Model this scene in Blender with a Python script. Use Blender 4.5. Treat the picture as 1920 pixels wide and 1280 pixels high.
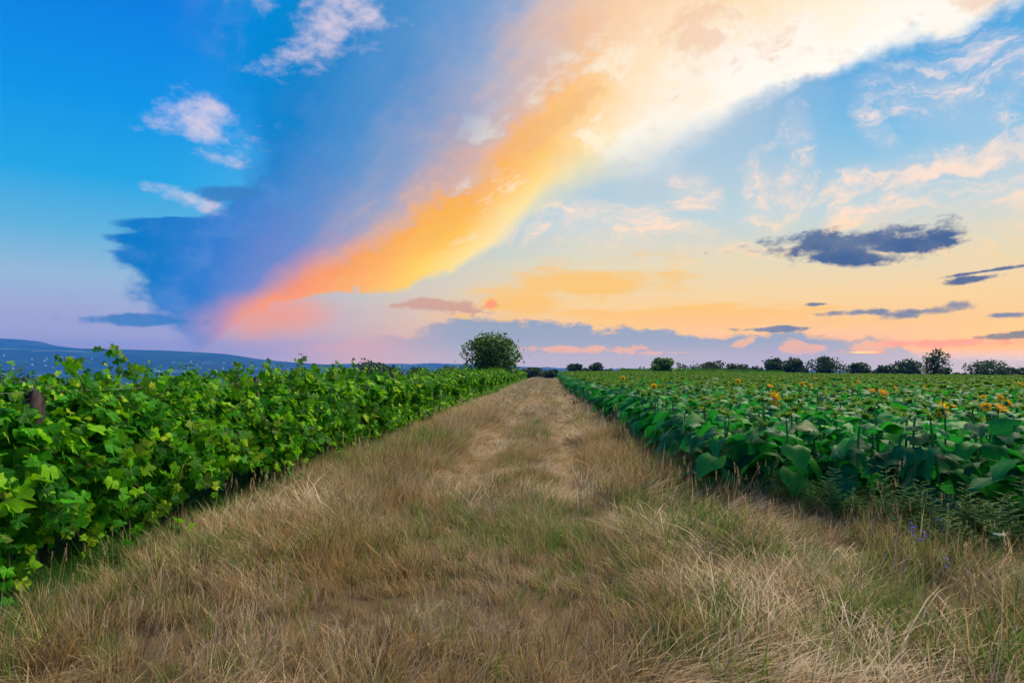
import bpy, math, random
import numpy as np
from mathutils import Vector, Matrix

# ------------------------------------------------------------------ scene reset, camera
SC = bpy.context.scene
for o in list(bpy.data.objects):
    bpy.data.objects.remove(o)
COL = SC.collection
R = math.radians
F = 1280.0                    # focal length in pixels of the 1920 wide photograph (24 mm lens)
CAM_H, HORIZON, YAW = 1.6, 692.0, R(3.3)
PITCH = math.atan((HORIZON - 640.0) / F)
cam_data = bpy.data.cameras.new('camera')
cam_data.lens, cam_data.sensor_width = 24.0, 36.0
cam_data.clip_start, cam_data.clip_end = 0.05, 60000.0
cam = bpy.data.objects.new('camera', cam_data)
COL.objects.link(cam)
cam.location = (0, 0, CAM_H)
cam.rotation_euler = (R(90) + PITCH, 0, YAW)
SC.camera = cam

# ------------------------------------------------------------------ view
SC.view_settings.view_transform = 'Standard'
SC.view_settings.look = 'None'
SC.view_settings.gamma = 1.0
SC.view_settings.exposure = 0.4
SC.view_settings.use_curve_mapping = False
SC.render.engine = 'CYCLES'
SC.cycles.max_bounces = 4
SC.cycles.diffuse_bounces = 2
SC.cycles.glossy_bounces = 2
SC.cycles.transmission_bounces = 3
SC.cycles.volume_bounces = 1
SC.cycles.transparent_max_bounces = 4
SC.cycles.use_denoising = True
SC.cycles.use_adaptive_sampling = True
SC.cycles.adaptive_threshold = 0.02


def lin(c):
    """sRGB 0..255 triple -> linear RGBA"""
    return tuple(((v / 255.0 + 0.055) / 1.055) ** 2.4 if v / 255.0 > 0.04045 else v / 255.0 / 12.92 for v in c[:3]) + (1.0,)


def sky_dir(px, py):
    """azimuth (from the view axis, right positive) and elevation, in radians, of a direction seen in the photograph"""
    x, y, z = (px - 960.0) / F, 1.0, (640.0 - py) / F
    yy = y * math.cos(PITCH) - z * math.sin(PITCH)
    zz = y * math.sin(PITCH) + z * math.cos(PITCH)
    return math.atan2(x, yy), math.atan2(zz, math.hypot(x, yy))


# ------------------------------------------------------------------ world: evening sky with clouds, placed from image pixels turned into directions
world = bpy.data.worlds.new('World')
SC.world = world
world.use_nodes = True
WT = world.node_tree
WT.nodes.clear()


class V:
    """a float socket with arithmetic"""
    tree = None

    def __init__(self, s):
        self.s = s

    @staticmethod
    def m(op, *a, clamp=False):
        n = V.tree.nodes.new('ShaderNodeMath')
        n.operation = op
        n.use_clamp = clamp
        for i, v in enumerate(a):
            if isinstance(v, V):
                V.tree.links.new(v.s, n.inputs[i])
            else:
                n.inputs[i].default_value = v
        return V(n.outputs[0])

    def __add__(a, b): return V.m('ADD', a, b)
    __radd__ = __add__
    def __sub__(a, b): return V.m('SUBTRACT', a, b)
    def __rsub__(a, b): return V.m('SUBTRACT', b, a)
    def __mul__(a, b): return V.m('MULTIPLY', a, b)
    __rmul__ = __mul__
    def __truediv__(a, b): return V.m('DIVIDE', a, b)


def smooth(x, a, b, lo=0.0, hi=1.0):
    n = V.tree.nodes.new('ShaderNodeMapRange')
    n.interpolation_type = 'SMOOTHSTEP'
    for i, v in enumerate((x, a, b, lo, hi)):
        if isinstance(v, V):
            V.tree.links.new(v.s, n.inputs[i])
        else:
            n.inputs[i].default_value = v
    return V(n.outputs[0])


def vec(x, y, z=0.0):
    n = V.tree.nodes.new('ShaderNodeCombineXYZ')
    for i, v in enumerate((x, y, z)):
        if isinstance(v, V):
            V.tree.links.new(v.s, n.inputs[i])
        else:
            n.inputs[i].default_value = v
    return n.outputs[0]


def noise(vector, scale, detail=4.0, rough=0.55, dist=0.0):
    n = V.tree.nodes.new('ShaderNodeTexNoise')
    n.noise_dimensions = '2D'
    V.tree.links.new(vector, n.inputs['Vector'])
    n.inputs['Scale'].default_value = scale
    n.inputs['Detail'].default_value = detail
    n.inputs['Roughness'].default_value = rough
    n.inputs['Distortion'].default_value = dist
    return V(n.outputs[0]) * 1.9 - 0.95


def ramp(x, stops):
    """stops: (position, sRGB triple)"""
    n = V.tree.nodes.new('ShaderNodeValToRGB')
    e = n.color_ramp.elements
    n.color_ramp.interpolation = 'EASE' if len(stops) < 3 else 'LINEAR'
    while len(e) < len(stops):
        e.new(0.5)
    for k, (p, c) in enumerate(stops):
        e[k].position = p
    for k, (p, c) in enumerate(stops):
        e[k].color = lin(c)
    V.tree.links.new(x.s, n.inputs[0])
    return n.outputs[0]


def mixc(f, a, b):
    n = V.tree.nodes.new('ShaderNodeMix')
    n.data_type = 'RGBA'
    n.clamp_factor = True
    if isinstance(f, V):
        V.tree.links.new(f.s, n.inputs[0])
    else:
        n.inputs[0].default_value = f
    for i, c in ((6, a), (7, b)):
        if isinstance(c, tuple):
            n.inputs[i].default_value = lin(c)
        else:
            V.tree.links.new(c, n.inputs[i])
    return n.outputs[2]


def curve(x, pts):
    """float curve through pts; x is mapped from the points' range"""
    x0, x1 = pts[0][0], pts[-1][0]
    y0, y1 = min(p[1] for p in pts), max(p[1] for p in pts)
    y1 = y1 if y1 > y0 else y0 + 1e-6
    n = V.tree.nodes.new('ShaderNodeFloatCurve')
    c = n.mapping.curves[0]
    P = [((a - x0) / (x1 - x0), (b - y0) / (y1 - y0)) for a, b in pts]
    c.points[0].location = P[0]
    c.points[1].location = P[-1]
    for p in P[1:-1]:
        c.points.new(*p)
    for p in c.points:
        p.handle_type = 'AUTO_CLAMPED'
    n.mapping.extend = 'HORIZONTAL'
    n.mapping.update()
    V.tree.links.new(((x - x0) / (x1 - x0)).s, n.inputs['Value'])
    return V(n.outputs[0]) * (y1 - y0) + y0


def build_sky():
    V.tree = WT
    tc = WT.nodes.new('ShaderNodeTexCoord')
    sep = WT.nodes.new('ShaderNodeSeparateXYZ')
    WT.links.new(tc.outputs['Generated'], sep.inputs[0])
    dx, dy, dz = (V(s) for s in sep.outputs)
    ca, sa = math.cos(YAW), math.sin(YAW)
    ax = dx * ca + dy * sa            # azimuth frame turned by the camera's yaw onto its view axis
    ay = dy * ca - dx * sa
    az = V.m('ARCTAN2', ax, ay)
    el = V.m('ARCSINE', dz)
    pos = vec(az, el)
    n1 = noise(pos, 3.2, 6.0, 0.58)              # broad billows
    n2 = noise(vec(az + 7.3, el * 1.6), 11.0, 6.0, 0.6)      # ragged edges
    wz = vec(az * 0.8 + el * 0.9, el * 3.4 - az * 0.9 + n1 * 0.5)
    n3 = noise(wz, 7.0, 7.0, 0.62, 0.35)          # combed cirrus
    n4 = noise(vec(az * 1.0, el * 5.0), 9.0, 5.0, 0.6)        # flat streaks
    n5 = noise(vec(az + 3.1, el * 2.0), 26.0, 6.0, 0.66)      # fine shreds
    A = lambda px: math.atan2(px - 960.0, F)
    E = lambda py, px=960: sky_dir(px, py)[1]

    # --- clear sky: blue side and sunset side
    eln = (el + 0.1) / 0.8
    en = lambda py: (E(py) + 0.1) / 0.8
    blue = ramp(eln, [(en(700), (172, 164, 208)), (en(660), (146, 154, 210)), (en(600), (156, 166, 214)), (en(545), (150, 184, 218)),
                      (en(470), (96, 178, 222)), (en(380), (30, 166, 230)), (en(250), (0, 148, 232)), (en(90), (0, 128, 226)), (0.95, (0, 96, 205))])
    warm = ramp(eln, [(en(700), (192, 184, 212)), (en(674), (206, 186, 206)), (en(655), (252, 180, 150)), (en(625), (255, 200, 142)), (en(570), (250, 212, 158)),
                      (en(500), (230, 218, 188)), (en(420), (186, 212, 222)), (en(300), (124, 190, 230)), (en(150), (72, 164, 222)), (en(20), (40, 148, 216)), (0.95, (8, 104, 205))])
    side = smooth(az, A(250), A(1150))
    back = smooth(V.m('ABSOLUTE', az - 0.45), 1.2, 2.6)
    base = mixc(V.m('MULTIPLY', side, 1.0 - back), blue, warm)
    sk = WT.nodes.new('ShaderNodeTexSky')
    sk.sky_type = 'NISHITA'
    sk.sun_disc = False
    sk.sun_elevation = SUN_EL
    sk.sun_rotation = -YAW + SUN_AZ
    sk.altitude = 300
    vm = WT.nodes.new('ShaderNodeVectorMath')
    vm.operation = 'SCALE'
    vm.inputs['Scale'].default_value = 0.10
    WT.links.new(sk.outputs[0], vm.inputs[0])
    col = mixc(0.03, base, vm.outputs[0])

    TURNS = (0, -7, -22, 5, 22, 37)
    turned = {0: pos}
    for q in TURNS[1:]:
        turned[q] = vec(az * math.cos(R(q)) + el * math.sin(R(q)), el * math.cos(R(q)) - az * math.sin(R(q)))

    def blob(px, py, rx, ry, rot=0.0):
        """distance from the centre, 1 on the ellipse"""
        a0, e0 = sky_dir(px, py)
        rot = min(TURNS, key=lambda q: abs(q - rot))
        c, q = math.cos(R(rot)), math.sin(R(rot))
        p0, q0 = a0 * c + e0 * q, e0 * c - a0 * q
        n = WT.nodes.new('ShaderNodeVectorMath')
        n.operation = 'MULTIPLY_ADD'
        WT.links.new(turned[rot], n.inputs[0])
        n.inputs[1].default_value = (F / rx, F / ry, 0)
        n.inputs[2].default_value = (-p0 * F / rx, -q0 * F / ry, 0)
        k = WT.nodes.new('ShaderNodeVectorMath')
        k.operation = 'LENGTH'
        WT.links.new(n.outputs[0], k.inputs[0])
        return V(k.outputs['Value'])

    def union(bs):
        """1 at the middle of the nearest ellipse, 0 on its edge"""
        m = bs[0]
        for b in bs[1:]:
            m = V.m('MINIMUM', m, b)
        return 1.0 - m

    # --- high cirrus on the sunset side
    fil = smooth(n3 + n5 * 0.35, -0.2, 0.42)
    cir = union([blob(1450, 375, 62, 95, -8), blob(1810, 385, 330, 85, -6), blob(1770, 195, 150, 62, -24), blob(1140, 440, 260, 62, -8),
                 blob(1497, 258, 34, 66, 5), blob(1640, 240, 30, 62, 35), blob(1640, 345, 190, 50, 6), blob(1880, 300, 160, 60, 0), blob(1300, 365, 60, 40, -30),
                 blob(1880, 120, 110, 50, -20), blob(1290, 455, 260, 22, -6)])
    cm = smooth(cir + n3 * 0.5, -0.1, 0.6) * (fil * 0.85 + 0.15)
    col = mixc(cm * 1.05, col, ramp(eln, [(en(520), (255, 214, 160)), (en(420), (252, 226, 206)), (en(200), (238, 224, 226))]))
    # golden streaks low over the sunset
    gst = union([blob(1120, 530, 240, 46, 3), blob(1250, 588, 420, 20, -1), blob(1000, 560, 130, 60, 20), blob(1340, 605, 300, 16, 0)])
    col = mixc(smooth(gst + n4 * 1.1, 0.05, 0.75) * 0.75, col, (255, 196, 104))

    # --- the great anvil cloud fanning out of the valley
    B = sky_dir(330, 690)
    wa, we = az + n1 * 0.05 + n2 * 0.022 + n5 * 0.006, el + n1 * 0.06 + n2 * 0.026 + n5 * 0.008
    u, v = wa - B[0], we - B[1]
    rad = V.m('SQRT', u * u + v * v)
    th = V.m('ARCTAN2', v, u)

    def polar(px, py):
        a, e = sky_dir(px, py)
        return math.hypot(a - B[0], e - B[1]), math.atan2(e - B[1], a - B[0])
    low = [polar(*p) for p in ((440, 610), (500, 588), (560, 566), (660, 548), (770, 528), (880, 478), (1000, 405), (1150, 330), (1300, 265), (1440, 200), (1560, 165), (1650, 115), (1780, 50), (1900, 0), (2100, -90))]
    edge = curve(rad, low)
    soft = curve(rad, [(0.0, 0.10), (0.12, 0.07), (0.25, 0.028), (0.42, 0.022), (0.52, 0.04), (0.62, 0.08), (0.78, 0.06), (0.9, 0.018), (1.1, 0.014), (1.6, 0.02)])
    t = th - edge
    above = smooth(t, soft * -0.6, soft)
    left_pts = [(E(py, px), math.atan2(px - 960.0, F)) for px, py in
                ((330, 700), (332, 650), (300, 605), (292, 578), (262, 545), (243, 515), (214, 492), (198, 470), (232, 462), (205, 450), (196, 440), (238, 432), (216, 418), (300, 408), (392, 398), (410, 380), (452, 350),
                 (462, 300), (440, 240), (400, 150), (372, 60), (350, -60), (330, -200))]
    aleft = curve(el + n2 * 0.010 + n5 * 0.004, left_pts)
    lsoft = curve(el, [(0.0, 0.075), (E(655), 0.05), (E(600), 0.022), (E(400), 0.018), (E(330), 0.035), (E(250), 0.05), (E(120), 0.09), (E(-100), 0.12)])
    leftm = smooth(az - aleft + n2 * 0.04 + n5 * 0.012, lsoft * -0.5, lsoft)
    anvil = above * leftm
    fib = noise(vec(th * 1.5 + rad * 0.4, rad * 1.1 + n1 * 0.12), 6.0, 7.0, 0.64) * smooth(rad, 0.12, 0.42)     # fibres drawn out along the fan
    tn = (th + n1 * 0.11 + n2 * 0.07 + n5 * 0.025 + fib * 0.09 - 0.2) / 2.2
    D = lambda deg: (R(deg) - 0.2) / 2.2
    near = ramp(tn, [(D(20), (255, 182, 92)), (D(29), (255, 166, 84)), (D(35), (248, 152, 112)), (D(41), (196, 150, 172)), (D(50), (112, 138, 204)), (D(74), (52, 126, 208)), (D(105), (14, 124, 202)), (D(125), (10, 116, 192))])
    midc = ramp(tn, [(D(18), (255, 240, 190)), (D(22), (255, 214, 74)), (D(28), (255, 194, 50)), (D(33), (252, 178, 84)), (D(37), (214, 176, 166)), (D(44), (146, 162, 200)), (D(54), (84, 146, 206)), (D(66), (14, 132, 204)), (D(80), (0, 138, 216)), (D(110), (14, 124, 204))])
    farc = ramp(tn, [(D(20), (255, 253, 246)), (D(26), (255, 248, 236)), (D(31), (255, 230, 196)), (D(36), (250, 210, 172)), (D(41), (222, 198, 190)), (D(47), (158, 174, 208)), (D(57), (92, 152, 208)), (D(75), (20, 134, 212)), (D(95), (0, 134, 224))])
    cc = mixc(smooth(rad + n1 * 0.12, 0.20, 0.40), near, midc)
    cc = mixc(smooth(rad + n1 * 0.14 + n2 * 0.06, 0.46, 0.76), cc, farc)
    # bright folds and grey folds inside the lit flank
    lit = smooth(th, R(48), R(30))
    cc = mixc(smooth(fib * 0.9 + n2 * 0.5 + n5 * 0.2, 0.04, 0.42) * lit * smooth(rad, 0.25, 0.6) * 0.75, cc, (255, 248, 226))
    cc = mixc(smooth(fib + n2 * 0.5, -0.04, -0.36) * lit * 0.5, cc, (236, 178, 136))
    cc = mixc(smooth(union([blob(1190, 265, 90, 34, 38)]) + n2 * 0.7, 0.0, 0.7) * 0.9, cc, (255, 250, 240))
    # shaded billows on the blue flank
    cc = mixc(smooth(n1 * 0.8 + fib * 0.5 + n2 * 0.4 + n5 * 0.15, 0.02, 0.40) * smooth(th, R(45), R(62)) * 0.45, cc, (112, 154, 216))
    # violet rain haze under the base
    cc = mixc(smooth(el, E(560), E(660)) * 0.75, cc, ramp((az - A(280)) / (A(640) - A(280)), [(0.0, (106, 142, 208)), (0.35, (146, 150, 206)), (0.62, (224, 162, 182)), (1.0, (252, 180, 146))]))
    cc = mixc(smooth(t + n2 * 0.03, 0.14, 0.0) * smooth(rad, 0.28, 0.48) * smooth(rad, 0.78, 0.58) * 0.75, cc, (255, 240, 186))
    # peach veil hanging below the lit edge
    veil = smooth(t, -0.20, 0.02) * smooth(rad, 0.5, 0.72) * smooth(rad, 1.0, 0.84)
    col = mixc(veil * 0.28, col, (255, 226, 196))
    col = mixc(anvil, col, cc)
    # rosy rain shaft right of the base
    col = mixc(smooth(union([blob(520, 590, 150, 62, 5)]) + n1 * 0.6, 0.0, 0.85) * 0.7, col, (252, 156, 124))
    # white wisps beside the anvil
    wsp = union([blob(600, 30, 120, 62, -20), blob(585, 100, 90, 40, 20), blob(395, 240, 92, 50, -22), blob(352, 372, 70, 17, -10), blob(680, 20, 70, 40, -20)])
    wf = smooth(wsp + n2 * 1.5 + n5 * 0.8 + n1 * 0.4, -0.05, 1.5)
    col = mixc(wf * 0.85, col, (232, 214, 226))
    col = mixc(smooth(union([blob(430, 362, 70, 18, 6), blob(250, 600, 110, 13, 2)]) + n2 * 1.0, 0.05, 0.5) * 0.9, col, (58, 128, 196))

    # --- low bank along the horizon
    top = [(math.atan2(px - 960.0, F), E(py, px)) for px, py in ((480, 668), (560, 645), (640, 638), (700, 628), (770, 618), (850, 606), (960, 604), (1100, 608), (1200, 613), (1300, 622), (1400, 626), (1500, 627), (1600, 629), (1670, 634), (1700, 646), (1730, 664), (1800, 666), (2000, 664))]
    bt = curve(az, top) + n2 * 0.020 + n5 * 0.010 + n1 * 0.008
    bank = smooth(bt - el, -0.002, 0.007)
    hole = union([blob(1505, 651, 44, 13), blob(1390, 644, 30, 9, 20), blob(1640, 650, 70, 16, 8), blob(1060, 655, 150, 9, -2), blob(1265, 661, 80, 5, -2), blob(1140, 625, 30, 5)])
    bank = bank * (1.0 - smooth(hole + n2 * 1.1 + n5 * 1.5, 0.12, 0.6) * 0.75)
    bcol = ramp((el - E(700)) / (E(600) - E(700)), [(0.0, (184, 180, 208)), (0.3, (182, 178, 204)), (0.6, (148, 168, 198)), (1.0, (140, 162, 194))])
    bcol = mixc(smooth(az, A(900), A(620)), bcol, (214, 172, 182))
    col = mixc(bank * 0.93 * smooth(az, A(470), A(760)), col, bcol)
    # dark lenticular cloud and scraps
    dk = union([blob(1590, 455, 175, 34, -3), blob(1690, 462, 105, 15, 2), blob(1705, 431, 40, 9, 8), blob(1590, 480, 90, 18, -4),
                blob(1608, 586, 56, 8, -3), blob(1752, 581, 84, 13, 3), blob(1882, 590, 34, 6), blob(1832, 522, 46, 7, 6), blob(1886, 630, 60, 8, 3),
                blob(1535, 570, 26, 4), blob(1445, 617, 66, 6, 1), blob(1850, 508, 60, 4, 8)])
    dm = smooth(dk + n2 * 1.0 + n5 * 0.9, 0.03, 0.62)
    col = mixc(dm * (0.92 + n2 * 0.25), col, mixc(smooth(el, E(560), E(600)), (72, 104, 152), (116, 134, 168)))
    mv = smooth(union([blob(800, 573, 120, 12, -2), blob(870, 580, 60, 6, -4)]) + n2 * 1.1 + n5 * 1.3, 0.1, 0.75)
    col = mixc(mv * 0.8, col, (206, 156, 146))
    og = smooth(union([blob(921, 570, 15, 13, 22), blob(1620, 660, 66, 5), blob(1580, 659, 9, 8), blob(1760, 643, 130, 10, -2)]) + n2 * 0.8 + n5 * 0.8, 0.1, 0.7)
    col = mixc(og * 1.1, col, (255, 162, 40))
    col = mixc(smooth(union([blob(1618, 660, 38, 3)]) + n2 * 0.3, 0.1, 0.7), col, (255, 224, 110))

    bg = WT.nodes.new('ShaderNodeBackground')
    bg.inputs['Strength'].default_value = SKY_STRENGTH
    # colours above are as seen through the valley air: restore the sky beyond it
    dist = V.m('MINIMUM', V.m('DIVIDE', AIR_TOP, V.m('MAXIMUM', dz, 0.03)), AIR_LENGTH)
    T = V.m('EXPONENT', dist * -HAZE)

    def vmath(op, a, b):
        n = WT.nodes.new('ShaderNodeVectorMath')
        n.operation = op
        for i, q in enumerate((a, b)):
            if isinstance(q, tuple):
                n.inputs[i].default_value = q
            else:
                WT.links.new(q, n.inputs[i])
        return n.outputs[0]
    glow = vmath('MULTIPLY', vec(1.0 - T, 1.0 - T, 1.0 - T), AIR_GLOW)
    col = vmath('DIVIDE', vmath('SUBTRACT', col, glow), vec(T, T, T))
    col = vmath('MAXIMUM', col, (0.0, 0.0, 0.0))
    WT.links.new(col, bg.inputs['Color'])
    out = WT.nodes.new('ShaderNodeOutputWorld')
    WT.links.new(bg.outputs[0], out.inputs['Surface'])


SKY_STRENGTH = 0.76
HAZE, AIR_TOP, AIR_LENGTH = 1.0e-4, 348.0, 8400.0      # extinction per metre, height and reach of the valley air
AIR_GLOW = (0.016, 0.195, 0.672)                          # what that air scatters, relative to the sky's strength
SUN_AZ, SUN_EL = R(40), R(48)        # soft glow of the lit cloud, ahead and to the right
build_sky()
world.cycles.sampling_method = 'NONE'
sun_data = bpy.data.lights.new('cloud_glow_fill', 'SUN')  # added soft lamp that brightens the ground, standing in for the cloud's glow
sun_data.energy = 5.0
sun_data.angle = R(36)
sun_data.color = (1.0, 0.84, 0.60)
sun = bpy.data.objects.new('cloud_glow_fill', sun_data)
COL.objects.link(sun)
_d = Vector((math.sin(SUN_AZ - YAW) * math.cos(SUN_EL), math.cos(SUN_AZ - YAW) * math.cos(SUN_EL), math.sin(SUN_EL)))
sun.rotation_euler = _d.to_track_quat('Z', 'Y').to_euler()

# ------------------------------------------------------------------ helpers
RNG = np.random.default_rng(7)
random.seed(7)


def vnoise(x, y, seed=0):
    """smooth value noise, numpy arrays in, about -1..1 out"""
    x, y = np.asarray(x, float), np.asarray(y, float)
    xi, yi = np.floor(x).astype(np.int64), np.floor(y).astype(np.int64)
    fx, fy = x - xi, y - yi
    fx, fy = fx * fx * (3 - 2 * fx), fy * fy * (3 - 2 * fy)

    def h(a, b):
        n = (a * 374761393 + b * 668265263 + seed * 974711) & 0x7fffffff
        n = ((n ^ (n >> 13)) * 1274126177) & 0x7fffffff
        return ((n ^ (n >> 16)) & 0xffff) / 32767.5 - 1.0
    return (h(xi, yi) * (1 - fx) + h(xi + 1, yi) * fx) * (1 - fy) + (h(xi, yi + 1) * (1 - fx) + h(xi + 1, yi + 1) * fx) * fy


def fbm(x, y, seed=0, oct=3):
    return sum(vnoise(np.asarray(x) * 2 ** k, np.asarray(y) * 2 ** k, seed + 17 * k) * 0.5 ** k for k in range(oct))


def sstep(a, b, x):
    t = np.clip((np.asarray(x, float) - a) / (b - a), 0, 1)
    return t * t * (3 - 2 * t)


CY, SY = math.cos(YAW), math.sin(YAW)


def place(px, depth):
    """x, y on the ground plan of the direction seen at photo column px, at the given depth along the view axis"""
    X = (px - 960.0) / F * depth
    return X * CY - depth * SY, X * SY + depth * CY


def to_cam(x, y):
    """lateral offset and depth from the viewpoint"""
    return x * CY + y * SY, -x * SY + y * CY


def level(py, depth):
    """height above the ground datum of photo row py at a depth"""
    return CAM_H + (HORIZON - py) / F * depth


def ground_z(x, y):
    x, y = np.asarray(x, float), np.asarray(y, float)
    d = np.hypot(x, y)
    z = 0.035 * fbm(x * 0.6, y * 0.6, 3) * sstep(300, 30, d)
    # wheel tracks and the verge bank of the path
    trk = np.exp(-((x + 1.25) / 0.28) ** 2) + np.exp(-((x - 0.25) / 0.28) ** 2)
    z = z - 0.06 * trk * sstep(400, 60, d)
    z = z + 0.07 * np.exp(-((x + 2.4) / 0.6) ** 2) * sstep(400, 60, d)
    # the plateau tips over to the valley on the left and gently away beyond the field
    z = z - 0.05 * np.maximum(0, -x - 6.5) ** 1.25 * sstep(900, 100, -x)
    lat, dep = to_cam(x, y)
    z = z - 0.00007 * np.maximum(0, dep - 70) ** 2 * sstep(900, 300, d) - 0.011 * np.maximum(0, lat - 15) * sstep(700, 80, d)
    far = sstep(180, 1300, d)
    z = z * (1 - far) - 62 * far
    # valley side rising to a wooded ridge far to the left
    azm = np.arctan2(lat, np.maximum(dep, 1.0))
    ridge = np.interp(azm, [-0.95, math.atan((0 - 960) / F), math.atan((120 - 960) / F), math.atan((300 - 960) / F), math.atan((430 - 960) / F), math.atan((470 - 960) / F),
                            math.atan((540 - 960) / F), math.atan((620 - 960) / F), math.atan((700 - 960) / F), 0.3],
                      [648, 648, 652, 657, 665, 672, 679, 684, 690, 694])
    rz = (HORIZON - ridge) / F * 7000.0 + CAM_H
    up = sstep(3900, 7000, dep)
    fold = 16 * fbm(x / 900.0, y / 700.0, 11, 4) * sstep(3600, 5200, dep) * sstep(-0.1, -0.35, azm)
    z = z + (rz + 62) * up * sstep(2500, 4200, d) * 1.0 + fold * (1 - 0.6 * up)
    return z


def mat(name):
    m = bpy.data.materials.new(name)
    m.use_nodes = True
    m.node_tree.nodes.clear()
    V.tree = m.node_tree
    return m, m.node_tree


def mathv(node_out):
    return V(node_out)


def finish(t, shader):
    o = t.nodes.new('ShaderNodeOutputMaterial')
    t.links.new(shader, o.inputs['Surface'])


def principled(t, color, rough=0.6, spec=0.4, normal=None):
    p = t.nodes.new('ShaderNodeBsdfPrincipled')
    if isinstance(color, tuple):
        p.inputs['Base Color'].default_value = color if len(color) == 4 else color + (1.0,)
    else:
        t.links.new(color, p.inputs['Base Color'])
    p.inputs['Roughness'].default_value = rough
    p.inputs['Specular IOR Level'].default_value = spec
    if normal is not None:
        t.links.new(normal, p.inputs['Normal'])
    return p.outputs[0]


def lramp(x, stops):
    n = V.tree.nodes.new('ShaderNodeValToRGB')
    e = n.color_ramp.elements
    while len(e) < len(stops):
        e.new(0.5)
    for k, (p, c) in enumerate(stops):
        e[k].position = p
    for k, (p, c) in enumerate(stops):
        e[k].color = tuple(c) + (1.0,)
    V.tree.links.new(x.s, n.inputs[0])
    return n.outputs[0]


def lmix(f, a, b):
    n = V.tree.nodes.new('ShaderNodeMix')
    n.data_type = 'RGBA'
    if isinstance(f, V):
        V.tree.links.new(f.s, n.inputs[0])
    else:
        n.inputs[0].default_value = f
    for i, c in ((6, a), (7, b)):
        if isinstance(c, tuple):
            n.inputs[i].default_value = c + (1.0,)
        else:
            V.tree.links.new(c, n.inputs[i])
    return n.outputs[2]


def rand_value(t, attr=True):
    """per object / per leaf random 0..1"""
    oi = t.nodes.new('ShaderNodeObjectInfo')
    r = V(oi.outputs['Random'])
    if attr:
        a = t.nodes.new('ShaderNodeAttribute')
        a.attribute_name = 'rnd'
        r = V.m('FRACT', r + V(a.outputs['Fac']))
    return r


def noise3(t, scale, detail=3.0, obj=False):
    n = t.nodes.new('ShaderNodeTexNoise')
    n.inputs['Scale'].default_value = scale
    n.inputs['Detail'].default_value = detail
    if obj:
        tc = t.nodes.new('ShaderNodeTexCoord')
        t.links.new(tc.outputs['Object'], n.inputs['Vector'])
    else:
        g = t.nodes.new('ShaderNodeNewGeometry')
        t.links.new(g.outputs['Position'], n.inputs['Vector'])
    return V(n.outputs[0])


veins_color = (0.10, 0.28, 0.06)


def r_spot(t):
    oi = t.nodes.new('ShaderNodeObjectInfo')
    return V.m('FRACT', V(oi.outputs['Random']) * 7.31)


def leaf_material(name, stops, trans, rough=0.45, spec=0.5, mix=0.4, veins=None):
    m, t = mat(name)
    r = rand_value(t)
    nz = noise3(t, 14.0, 2.0, True)
    c = lramp(r * 0.86 + (nz - 0.5) * 0.28 + 0.07, stops)
    if veins:
        tc = t.nodes.new('ShaderNodeTexCoord')
        sp = t.nodes.new('ShaderNodeSeparateXYZ')
        t.links.new(tc.outputs['Object'], sp.inputs[0])
        x, y = V.m('ABSOLUTE', V(sp.outputs[0])), V(sp.outputs[1])
        if veins == 'pinnate':           # midrib and slanting side ribs
            side = V.m('PINGPONG', y - x * 1.1, 0.085)
            k = V.m('MAXIMUM', smooth(x, 0.022, 0.008), smooth(side, 0.010, 0.003) * 0.6)
        else:                            # five ribs from the leaf stalk
            r = V.m('SQRT', x * x + y * y)
            a = V.m('PINGPONG', V.m('ARCTAN2', x, y), R(32.5))
            k = smooth(r * V.m('SINE', a), 0.022, 0.006)
        c = lmix(k * 0.55, c, veins_color)
        # browned, dusty patches here and there
        c = lmix(smooth(noise3(t, 5.0, 4.0, True) + r_spot(t), 1.36, 1.56) * 0.6, c, (0.22, 0.17, 0.05))
    p = principled(t, c, rough, spec)
    tr = t.nodes.new('ShaderNodeBsdfTranslucent')
    ct = lmix(0.55, c, trans)
    t.links.new(ct, tr.inputs['Color'])
    ms = t.nodes.new('ShaderNodeMixShader')
    ms.inputs[0].default_value = mix
    t.links.new(p, ms.inputs[1])
    t.links.new(tr.outputs[0], ms.inputs[2])
    finish(t, ms.outputs[0])
    return m


def plain_material(name, c1, c2, rough=0.7, scale=6.0, spec=0.3):
    m, t = mat(name)
    n = noise3(t, scale, 4.0, True)
    finish(t, principled(t, lmix(smooth(n, 0.3, 0.7), c1, c2), rough, spec))
    return m


def new_mesh(name, v, f, m=None, attr=None, smooth_shade=True):
    me = bpy.data.meshes.new(name)
    v = np.asarray(v, np.float32).reshape(-1, 3)
    if isinstance(f, np.ndarray):
        nf, k = f.shape
        me.vertices.add(len(v))
        me.vertices.foreach_set('co', v.ravel())
        me.loops.add(nf * k)
        me.loops.foreach_set('vertex_index', f.astype(np.int32).ravel())
        me.polygons.add(nf)
        me.polygons.foreach_set('loop_start', np.arange(0, nf * k, k, dtype=np.int32))
        me.update(calc_edges=True)
    else:
        me.from_pydata(v.tolist(), [], f)
        me.update()
    if smooth_shade:
        me.polygons.foreach_set('use_smooth', np.ones(len(me.polygons), bool))
    if attr is not None:
        a = me.attributes.new('rnd', 'FLOAT', 'POINT')
        a.data.foreach_set('value', np.asarray(attr, np.float32))
    if m is not None:
        me.materials.append(m)
    return me


def link(name, data, parent=None, loc=None, rz=None, label=None, cat=None, group=None, kind=None):
    o = bpy.data.objects.new(name, data)
    COL.objects.link(o)
    if parent is not None:
        o.parent = parent
    if loc is not None:
        o.location = loc
    if rz is not None:
        o.rotation_euler = (0, 0, rz)
    for k, v in (('label', label), ('category', cat), ('group', group), ('kind', kind)):
        if v:
            o[k] = v
    return o


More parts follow.
